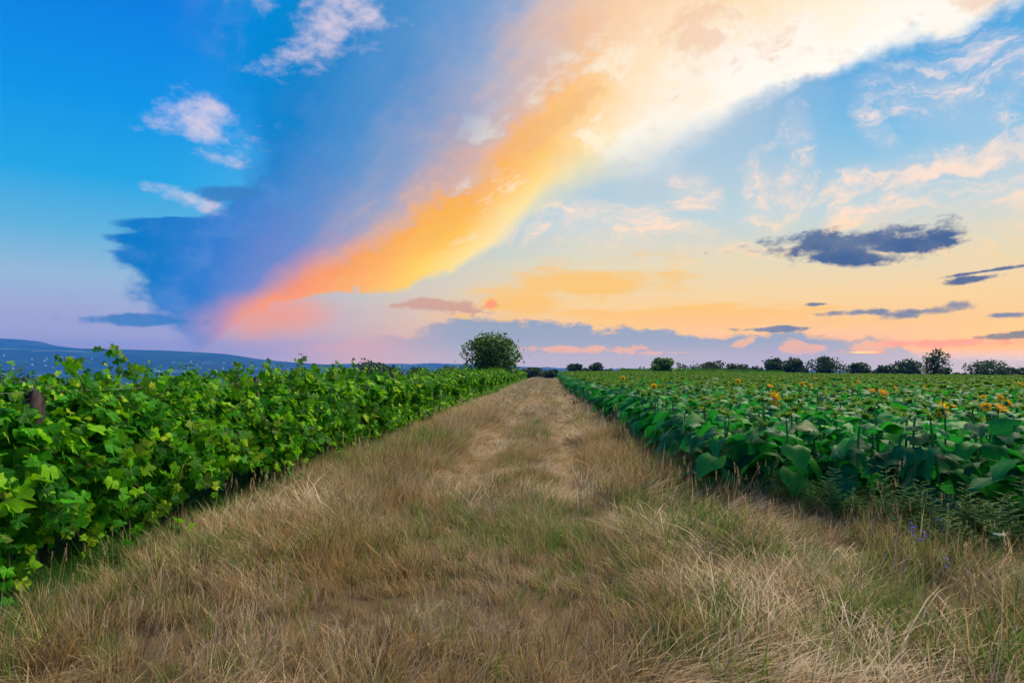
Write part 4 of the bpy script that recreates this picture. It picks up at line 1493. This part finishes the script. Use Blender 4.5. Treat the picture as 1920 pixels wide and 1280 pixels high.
def build_small_plants():
    rs = random.Random(11)
    weeds = []
    for k in range(4):               # feathery weed: opposite pinnate leaves
        st, lf = Soup(), Soup()
        for b in range(5):
            az, ln = rs.uniform(0, 6.28), rs.uniform(0.7, 1.0) * (1 if b else 1.1)
            tilt = 0.05 if b == 0 else rs.uniform(0.3, 0.7)
            d = np.array([math.cos(az) * math.sin(tilt), math.sin(az) * math.sin(tilt), math.cos(tilt)])
            st.tube([(0, 0, -0.03), tuple(d * ln * 0.5), tuple(d * ln)], [0.012, 0.008, 0.004], 5)
            for q in range(16):
                p = d * ln * (0.15 + 0.85 * q / 15)
                for sgn in (0, 1):
                    a = q * 1.57 + sgn * math.pi + rs.uniform(-.3, .3)
                    L = 0.24 * (1 - 0.5 * q / 15)
                    h = np.array([math.cos(a), math.sin(a), 0.25])
                    for w in range(4):
                        c = p + h * L * (w + 1) / 4.0
                        for s2 in (-1, 1):
                            blade(lf, c, a + s2 * 0.8, L * 0.42 * (1 - 0.12 * w), R(70), R(110), 0.035, 2)
        weeds.append((st.mesh('weed_stem', M_STEM), lf.mesh('weed_leaves', M_WEED)))
    spots = [(1302, 9.0, .42), (1345, 8.7, .5), (1390, 8.3, .45), (1450, 8.1, .5), (1510, 7.7, .45), (1565, 7.5, .55), (1600, 7.3, .5), (1650, 7.1, .62), (1690, 7.2, .5), (1715, 6.8, .55), (1760, 6.8, .5),
             (1800, 6.6, .55), (1845, 6.7, .5), (1885, 6.4, .55), (1915, 6.6, .6), (1862, 6.1, .4), (1780, 6.35, .4), (1720, 6.5, .4)]
    spots.sort()
    for k, (px, d, h) in enumerate(spots):
        x, y = place(px, d - 0.55)
        t = link('weed_plant', None, loc=(x, y, float(ground_z(x, y))), rz=rs.uniform(0, 6.28), label='feathery green weed before the sunflowers, %s from the path side' % ORD[k], cat='weed', group='feathery weeds along the sunflower front')
        t.scale = (h, h, h)
        a, b = weeds[k % 4]
        link('stem', a, t)
        link('foliage', b, t, kind='stuff')
    labs = ['blue wildflower standing tallest among the dry grass by the sunflowers', 'violet-blue wildflower cluster, leftmost at the grass edge', 'violet-blue wildflower just right of the leftmost blue cluster',
            'small blue wildflower lower down in the dry grass', 'pale violet wildflower lowest in the grass below the blue ones']
    for k, (px, py, d, n) in enumerate([(1757, 978, 5.9, 5), (1698, 984, 5.7, 3), (1709, 993, 5.6, 5), (1725, 1000, 5.5, 3), (1761, 1050, 4.9, 3)]):
        x, y = place(px, d)
        gz = float(ground_z(x, y))
        H = max(level(py, d) - gz, 0.12)
        t = link('wildflower', None, loc=(x, y, gz), label=labs[k], cat='wildflower', group='blue wildflowers at the field edge')
        s = Soup()
        s.tube([(0, 0, -0.02), (0.01, 0, H * 0.5), (0, 0.01, H + 0.03)], [0.003, 0.0025, 0.002], 5)
        link('stem', s.mesh('stem', M_STEM), t)
        for q in range(n):
            fl = Soup()
            for w in range(9):
                blade(fl, (0, 0, 0), w * 0.7, 0.017, R(40), R(95), 0.011, 3)
            o = link('blossom', fl.mesh('blossom', M_BLUE), t, loc=(rs.uniform(-.02, .02), rs.uniform(-.02, .02), H + 0.03 - 0.03 * q))
            o.rotation_euler = (rs.uniform(0.3, 1.3), 0, rs.uniform(-1, 1))
    x, y = place(1866, 5.45)
    t = link('wild_carrot', None, loc=(x, y, float(ground_z(x, y))), label='flat pale white umbel flower at the grass edge, lower right', cat='wildflower')
    H = level(1008, 5.45)
    s = Soup()
    s.tube([(0, 0, -0.02), (0.01, 0, H * 0.6), (0, 0, H)], [0.004, 0.003, 0.003], 5)
    u = Soup()
    for k in range(60):
        a, r = rs.uniform(0, 6.28), 0.04 * math.sqrt(rs.random())
        for w in range(4):
            blade(u, (r * math.cos(a), r * math.sin(a), H + 0.02 + rs.uniform(0, .008)), rs.uniform(0, 6.28), 0.012, R(60), R(95), 0.01, 2)
    for k in range(14):
        a = k * 0.45
        s.tube([(0, 0, H - 0.02), (0.05 * math.cos(a), 0.05 * math.sin(a), H + 0.02)], [0.0015, 0.001], 4)
    link('stem', s.mesh('stem', M_STEM), t)
    link('umbel', u.mesh('umbel', M_WHITE), t)
    for px, d, H, lab in ((1060, 33.0, 0.42, 'rust-brown dock stalk at the far corner of the sunflower field'), (1076, 26.0, 0.42, 'nearer rust-brown dock stalk beside the path and sunflowers')):
        x, y = place(px, d)
        t = link('dock_plant', None, loc=(x, y, float(ground_z(x, y))), label=lab, cat='dock', group='dry dock stalks')
        s, u = Soup(), Soup()
        for b in range(4):
            az = rs.uniform(0, 6.28)
            tip = (0.12 * b * math.cos(az) / 2, 0.12 * b * math.sin(az) / 2, H * rs.uniform(0.75, 1.0))
            s.tube([(0, 0, -.03), tip], [0.012, 0.006], 5)
            for q in range(70):
                w = rs.uniform(0.35, 1)
                blade(u, (tip[0] * w, tip[1] * w, tip[2] * w), rs.uniform(0, 6.28), 0.09, R(40), R(100), 0.05, 2)
        link('stem', s.mesh('stem', M_BARK), t)
        link('seed_spikes', u.mesh('seed_spikes', M_DOCK), t, kind='stuff')
    x, y = place(1113, 15.5)
    t = link('yellow_wildflower', None, loc=(x, y, float(ground_z(x, y))), label='small yellow wildflower in the grass on the path\'s right verge', cat='wildflower')
    s, u = Soup(), Soup()
    s.tube([(0, 0, -.02), (0.02, 0, .3), (0, 0, .58)], [0.006, .005, .004], 5)
    for k in range(14):
        blade(u, (0, 0, .58), k * .45, .06, R(70), R(100), .03, 2)
    link('stem', s.mesh('stem', M_STEM), t)
    link('petals', u.mesh('petals', M_PETAL), t)
    # maize left of the vine row
    M_MAIZE = leaf_material('maize_leaf', [(0.0, (0.06, 0.16, 0.012)), (0.6, (0.11, 0.25, 0.018)), (1.0, (0.19, 0.33, 0.03))], (0.3, 0.5, 0.02), 0.45, 0.4, 0.45)
    ms = []
    for k in range(3):
        s = Soup()
        for q in range(14):
            blade(s, (0, 0, 0.25 + 0.075 * q), q * 2.4 + rs.uniform(-.4, .4), rs.uniform(0.55, 0.85), R(8), R(rs.uniform(35, 110)), 0.055, 6)
        st = Soup()
        st.tube([(0, 0, -.05), (0, 0, .7), (0.01, 0, 1.35)], [.016, .013, .006], 6)
        ms.append((st.mesh('maize_stalk', M_STEM), s.mesh('maize_leaves', M_MAIZE)))
    j = 0
    for px, d, top in ((8, 9.2, 706), (26, 9.6, 712), (44, 9.0, 708), (66, 9.8, 712), (84, 10.2, 704), (118, 10.6, 712), (-14, 9.4, 710), (160, 11.5, 714), (240, 12.0, 713), (300, 14, 712), (330, 14.5, 714)):
        x, y = place(px, d)
        gz = float(ground_z(x, y))
        h = (level(top, d) - gz) / 1.62
        t = link('maize_plant', None, loc=(x, y, gz), rz=rs.uniform(0, 6), label='bright green maize plant showing its upright leaves behind the vine row', cat='maize', group='maize behind the vines')
        t.scale = (1, 1, h)
        link('stalk', ms[j % 3][0], t)
        link('foliage', ms[j % 3][1], t, kind='stuff')
        j += 1
    # far strip of maize behind the sunflowers
    s = Soup()
    for k in range(2600):
        px, d = rs.uniform(1165, 1470), rs.uniform(128, 150)
        x, y = place(px, d)
        h = (level(693.0 + max(0, px - 1290) * 0.024, 128) - float(ground_z(x, y))) * rs.uniform(0.86, 1.0)
        for q in range(2):
            blade(s, (x, y, float(ground_z(x, y)) + h * 0.3 * q), rs.uniform(0, 6.28), h * 0.95, R(4), R(rs.uniform(10, 40)), 0.32, 2)
    link('maize_field', s.mesh('maize_field', M_WEED), label='far strip of dark green maize behind the sunflower field', cat='maize', kind='stuff')


build_small_plants()

# ------------------------------------------------------------------ trees
M_TREE = leaf_material('tree_leaf', [(0.0, (0.012, 0.032, 0.012)), (0.6, (0.022, 0.055, 0.016)), (1.0, (0.04, 0.085, 0.02))], (0.06, 0.14, 0.02), 0.6, 0.3, 0.3)
M_BUSH = leaf_material('bush_leaf', [(0.0, (0.018, 0.075, 0.010)), (0.6, (0.042, 0.13, 0.014)), (0.9, (0.09, 0.19, 0.02)), (1.0, (0.22, 0.14, 0.04))], (0.10, 0.26, 0.02), 0.5, 0.4, 0.35)
M_TRUNK = plain_material('tree_bark', (0.025, 0.02, 0.016), (0.07, 0.055, 0.042), 0.9, 3)


def tree(name, label, px, d, top_py, w_px, group=None, mat_=None, leaf=0.42, count=1500, lobes=14, seed=0, lean=0.0, aspect=None, low=0.12, bare=False, sparse=0.0, cat='tree', zcut=None):
    rs = random.Random(seed)
    g = np.random.default_rng(seed + 1)
    x, y = place(px, d)
    gz = float(ground_z(x, y)) - 0.05
    H = level(top_py, d) - gz
    W = w_px / F * d
    t = link(name, None, loc=(x, y, gz), rz=0, label=label, cat=cat, group=group)
    tr = Soup()
    r0 = max(0.035 * H, 0.06)
    fork = H * (0.30 if low > 0.05 else 0.10)
    ln = lean * H
    tr.tube([(0, 0, -0.3), (0.02 * H, 0, fork * 0.5), (ln * 0.4, 0.01 * H, fork)], [r0 * 1.25, r0, r0 * 0.8], 7)
    cs = []
    zb, zt = H * low, H
    for k in range(lobes):
        u = (k + 0.5) / lobes
        a = 2.4 * k + rs.uniform(-.4, .4)
        zz = zb + (zt - zb) * (0.16 + 0.70 * u)
        prof = math.sin(math.pi * (0.18 + 0.70 * u)) ** 0.6
        rr = W * 0.5 * prof * (0.62 if k % 4 else 0.2) * rs.uniform(0.75, 1.1)
        c = np.array([rr * math.cos(a) + ln * u, rr * math.sin(a), zz])
        cs.append((c, (W * 0.5 + (zt - zb) * 0.5) * 0.5 * rs.uniform(0.34, 0.60)))
        if k % 2 == 0:
            m = c * 0.5 + np.array([ln * 0.2, 0, fork * 0.4])
            tr.tube([(ln * 0.4, 0.01 * H, fork * 0.92), tuple(m), tuple(c)], [r0 * 0.5, r0 * 0.3, r0 * 0.08], 5)
    if bare:
        for q in range(5):
            e = np.array([W * rs.uniform(0.55, 0.95), rs.uniform(-.3, .3), H * rs.uniform(0.42, 0.78)])
            b = np.array([W * 0.08, 0, H * 0.30])
            m = (e + b) / 2 + np.array([0, 0, -H * 0.06])
            tr.tube([tuple(b), tuple(m), tuple(e)], [r0 * 0.35, r0 * 0.22, r0 * 0.06], 5)
            for w in range(4):
                e2 = e + np.array([rs.uniform(-.05, .1) * W, rs.uniform(-.1, .1) * W, rs.uniform(0.0, 0.12) * H])
                tr.tube([tuple(m + (e - m) * rs.uniform(.3, 1)), tuple(e2)], [r0 * 0.1, r0 * 0.04], 4)
    link('trunk', tr.mesh('trunk', M_TRUNK), t)
    loc = []
    per = count // lobes
    for c, r in cs:
        n = int(per * rs.uniform(0.7, 1.3) * (1 - sparse * rs.random()))
        v = g.normal(size=(n, 3))
        v /= np.linalg.norm(v, axis=1, keepdims=True)
        rad = r * (0.35 + 0.65 * g.random(n) ** 0.5) * (1 + 0.25 * g.normal(size=n) * (g.random(n) < 0.3))
        loc.append(c + v * rad[:, None] * np.array([1.0, 1.0, 0.78]))
    loc = np.concatenate(loc)
    loc[:, 2] = np.where(loc[:, 2] < 0.1, g.random(len(loc)) * 0.4 * H, loc[:, 2])
    # fit the crown to its span
    sx = (W * 0.5) / np.percentile(np.abs(loc[:, 0] - np.median(loc[:, 0])), 96)
    loc[:, :2] *= sx
    loc[:, 2] *= H / np.percentile(loc[:, 2], 99.3)
    N = len(loc)
    nr = g.normal(size=(N, 3)) + np.array([0, -0.2, 0.5])
    tp = g.normal(size=(N, 3)) + np.array([0, 0, -0.4])
    tv = np.array([(0, -.5, 0), (.32, 0.0, 0.08), (0, .55, -0.05), (-.32, 0.0, 0.08)])
    tf = np.array([(0, 1, 2), (0, 2, 3)])
    s = Soup()
    s.scatter(tv, tf, frames(nr, tp, leaf * g.uniform(0.6, 1.3, N)), loc, g.random(N))
    link('crown', s.mesh('crown', mat_ or M_TREE), t)
    return t


def build_trees():
    tree('round_tree', 'large round dense green bush tree at the end of the vine row', 925, 64, 628, 88, mat_=M_BUSH, leaf=0.27, count=8500, lobes=26, seed=3, low=0.02, sparse=0.45)
    g = 'trees along the horizon'
    T = [
        (1080, 240, 683, 34, 'left round tree of the pair beyond the path\'s end'), (1119, 240, 681, 25, 'right tree of the pair beyond the path\'s end'), (1100, 245, 691, 18, 'small tree filling the gap between the pair past the path'),
        (1332, 250, 678, 52, 'wide low domed tree behind the maize strip'), (1381, 250, 683, 42, 'flat-topped tree right of the wide domed tree'), (1419, 250, 688, 26, 'low bushy tree between the flat-topped tree and the twin oaks'),
        (1453, 240, 673, 40, 'left one of the twin oaks on the horizon'), (1490, 240, 672, 40, 'right one of the twin oaks on the horizon'), (1548, 235, 670, 54, 'spreading oak with gaps in its crown, alone right of the twin oaks'),
        (1606, 240, 681, 36, 'compact rounded tree right of the spreading oak'), (1657, 240, 686, 32, 'small sparse tree left of the broad thicket tree'), (1700, 235, 676, 52, 'broad thicket tree just left of the leaning tree'),
        (1772, 225, 691, 24, 'small round bush at the foot of the leaning tree'), (1851, 235, 677, 62, 'large broad tree near the right edge of the horizon'), (1893, 240, 690, 40, 'low tree right of the large broad tree'), (1920, 240, 688, 36, 'low tree cut by the right edge of the picture'),
        (1800, 240, 700, 34, 'low scrub between the leaning tree and the large broad tree'), (1637, 250, 695, 26, 'low scrub right of the compact rounded tree'), (1140, 250, 693, 18, 'low shrub right of the pair past the path'), (1168, 250, 692, 22, 'low shrub left of the two thin poplars'),
        (1000, 230, 690, 40, 'dark tree peeping out right of the round bush tree'), (1030, 235, 694, 34, 'low dark tree at the very end of the path'),
        (690, 210, 679, 70, 'big dark domed tree rising behind the vine row'), (735, 220, 687, 46, 'dark tree right of the big domed one behind the vines'), (790, 220, 690, 50, 'low dark tree midway between domed tree and round bush'), (838, 220, 688, 44, 'low dark tree left of the round bush'),
        (640, 230, 692, 60, 'low dark tree left of the big domed one behind the vines'), (870, 225, 692, 34, 'low dark tree touching the round bush\'s left side')]
    for k, (px, d, top, w, lab) in enumerate(T):
        tree('field_tree', lab, px, d, top, w * 0.9, g, seed=20 + k, count=2600 if w > 30 else 1300, lobes=11 + k % 6, low=0.10, leaf=0.85, sparse=0.5 if 'sparse' in lab or 'gaps' in lab else 0.15)
    tree('field_tree', 'rounded green bush tree standing in the field edge left of the maize', 1241, 110, 672, 38, g, M_BUSH, 0.42, 2600, 15, 71, low=0.05, sparse=0.3)
    tree('leaning_tree', 'ragged leaning tree with bare branches reaching right, tallest on the horizon', 1748, 170, 656, 36, None, M_TREE, 0.6, 1700, 13, 72, lean=0.12, low=0.08, bare=True, sparse=0.6)
    for px, top, w, lab in ((1273, 680, 14, 'thin sparse tree right of the rounded bush tree'), (1283, 684, 11, 'short slim tree between two sparse trees'), (1298, 684, 15, 'crooked sparse little tree left of the wide domed tree')):
        tree('field_tree', lab, px, 180, top, w, g, M_TREE, 0.4, 350, 7, px, sparse=0.6)
    for px, top, lab in ((1200, 687, 'left one of two thin pointed poplars'), (1207, 687, 'right one of two thin pointed poplars')):
        tree('poplar', lab, px, 200, top, 3.2, 'thin poplars', M_TREE, 0.3, 260, 9, px, low=0.05)
    tree('dark_bush', 'dark bush beyond the maize at the left edge of the picture', 20, 60, 700, 150, None, M_TREE, 0.3, 2500, 16, 77, low=0.02, cat='bush')


build_trees()


# ------------------------------------------------------------------ town in the valley
def build_town():
    rs = random.Random(21)
    M_WALL = plain_material('house_wall', (0.50, 0.50, 0.48), (0.62, 0.60, 0.56), 0.8, 0.1)
    M_ROOF = plain_material('house_roof', (0.20, 0.09, 0.06), (0.30, 0.15, 0.10), 0.8, 0.2)
    M_SHED = plain_material('shed_roof', (0.48, 0.50, 0.52), (0.62, 0.62, 0.62), 0.5, 0.1)
    meshes = []
    for w, l, h, r, roof in ((10, 14, 6, 4, M_ROOF), (12, 18, 8, 4, M_ROOF), (24, 60, 9, 2, M_SHED), (11, 12, 7, 3, M_SHED)):
        v = [(-l / 2, -w / 2, -8), (l / 2, -w / 2, -8), (l / 2, w / 2, -8), (-l / 2, w / 2, -8), (-l / 2, -w / 2, h), (l / 2, -w / 2, h), (l / 2, w / 2, h), (-l / 2, w / 2, h),
             (-l / 2, 0, h + r), (l / 2, 0, h + r), (-l / 2 - .6, -w / 2 - .6, h - .3), (l / 2 + .6, -w / 2 - .6, h - .3), (l / 2 + .6, w / 2 + .6, h - .3), (-l / 2 - .6, w / 2 + .6, h - .3), (-l / 2 - .6, 0, h + r + .2), (l / 2 + .6, 0, h + r + .2)]
        f = [(0, 1, 5, 4), (1, 2, 6, 5), (2, 3, 7, 6), (3, 0, 4, 7), (5, 6, 9), (7, 4, 8), (10, 11, 15, 14), (12, 13, 14, 15)]
        me = new_mesh('house', v, f, M_WALL, smooth_shade=False)
        me.materials.append(roof)
        me.polygons[6].material_index = me.polygons[7].material_index = 1
        meshes.append(me)
    made = 0
    while made < 90:
        px, d = rs.uniform(-20, 620), rs.uniform(3700, 5600)
        x, y = place(px, d)
        z = float(ground_z(x, y))
        row = HORIZON - (z - CAM_H) / d * F
        if float(fbm(px / 60.0, row / 9.0, 8)) < -0.15 + (0.5 if row < 690 else 0):
            continue
        k = 2 if (rs.random() < 0.10 and row > 700) else rs.choice((0, 1, 3, 3))
        o = link('warehouse' if k == 2 else 'house', meshes[k], loc=(x, y, z), rz=rs.uniform(-0.6, 0.6) + YAW,
                 label='long white warehouse roof in the hazy valley town' if k == 2 else 'tiny pale house in the hazy blue valley town', cat='warehouse' if k == 2 else 'house',
                 group='warehouses of the valley town' if k == 2 else 'houses of the valley town')
        o.scale = (1.0,) * 3
        made += 1


build_town()
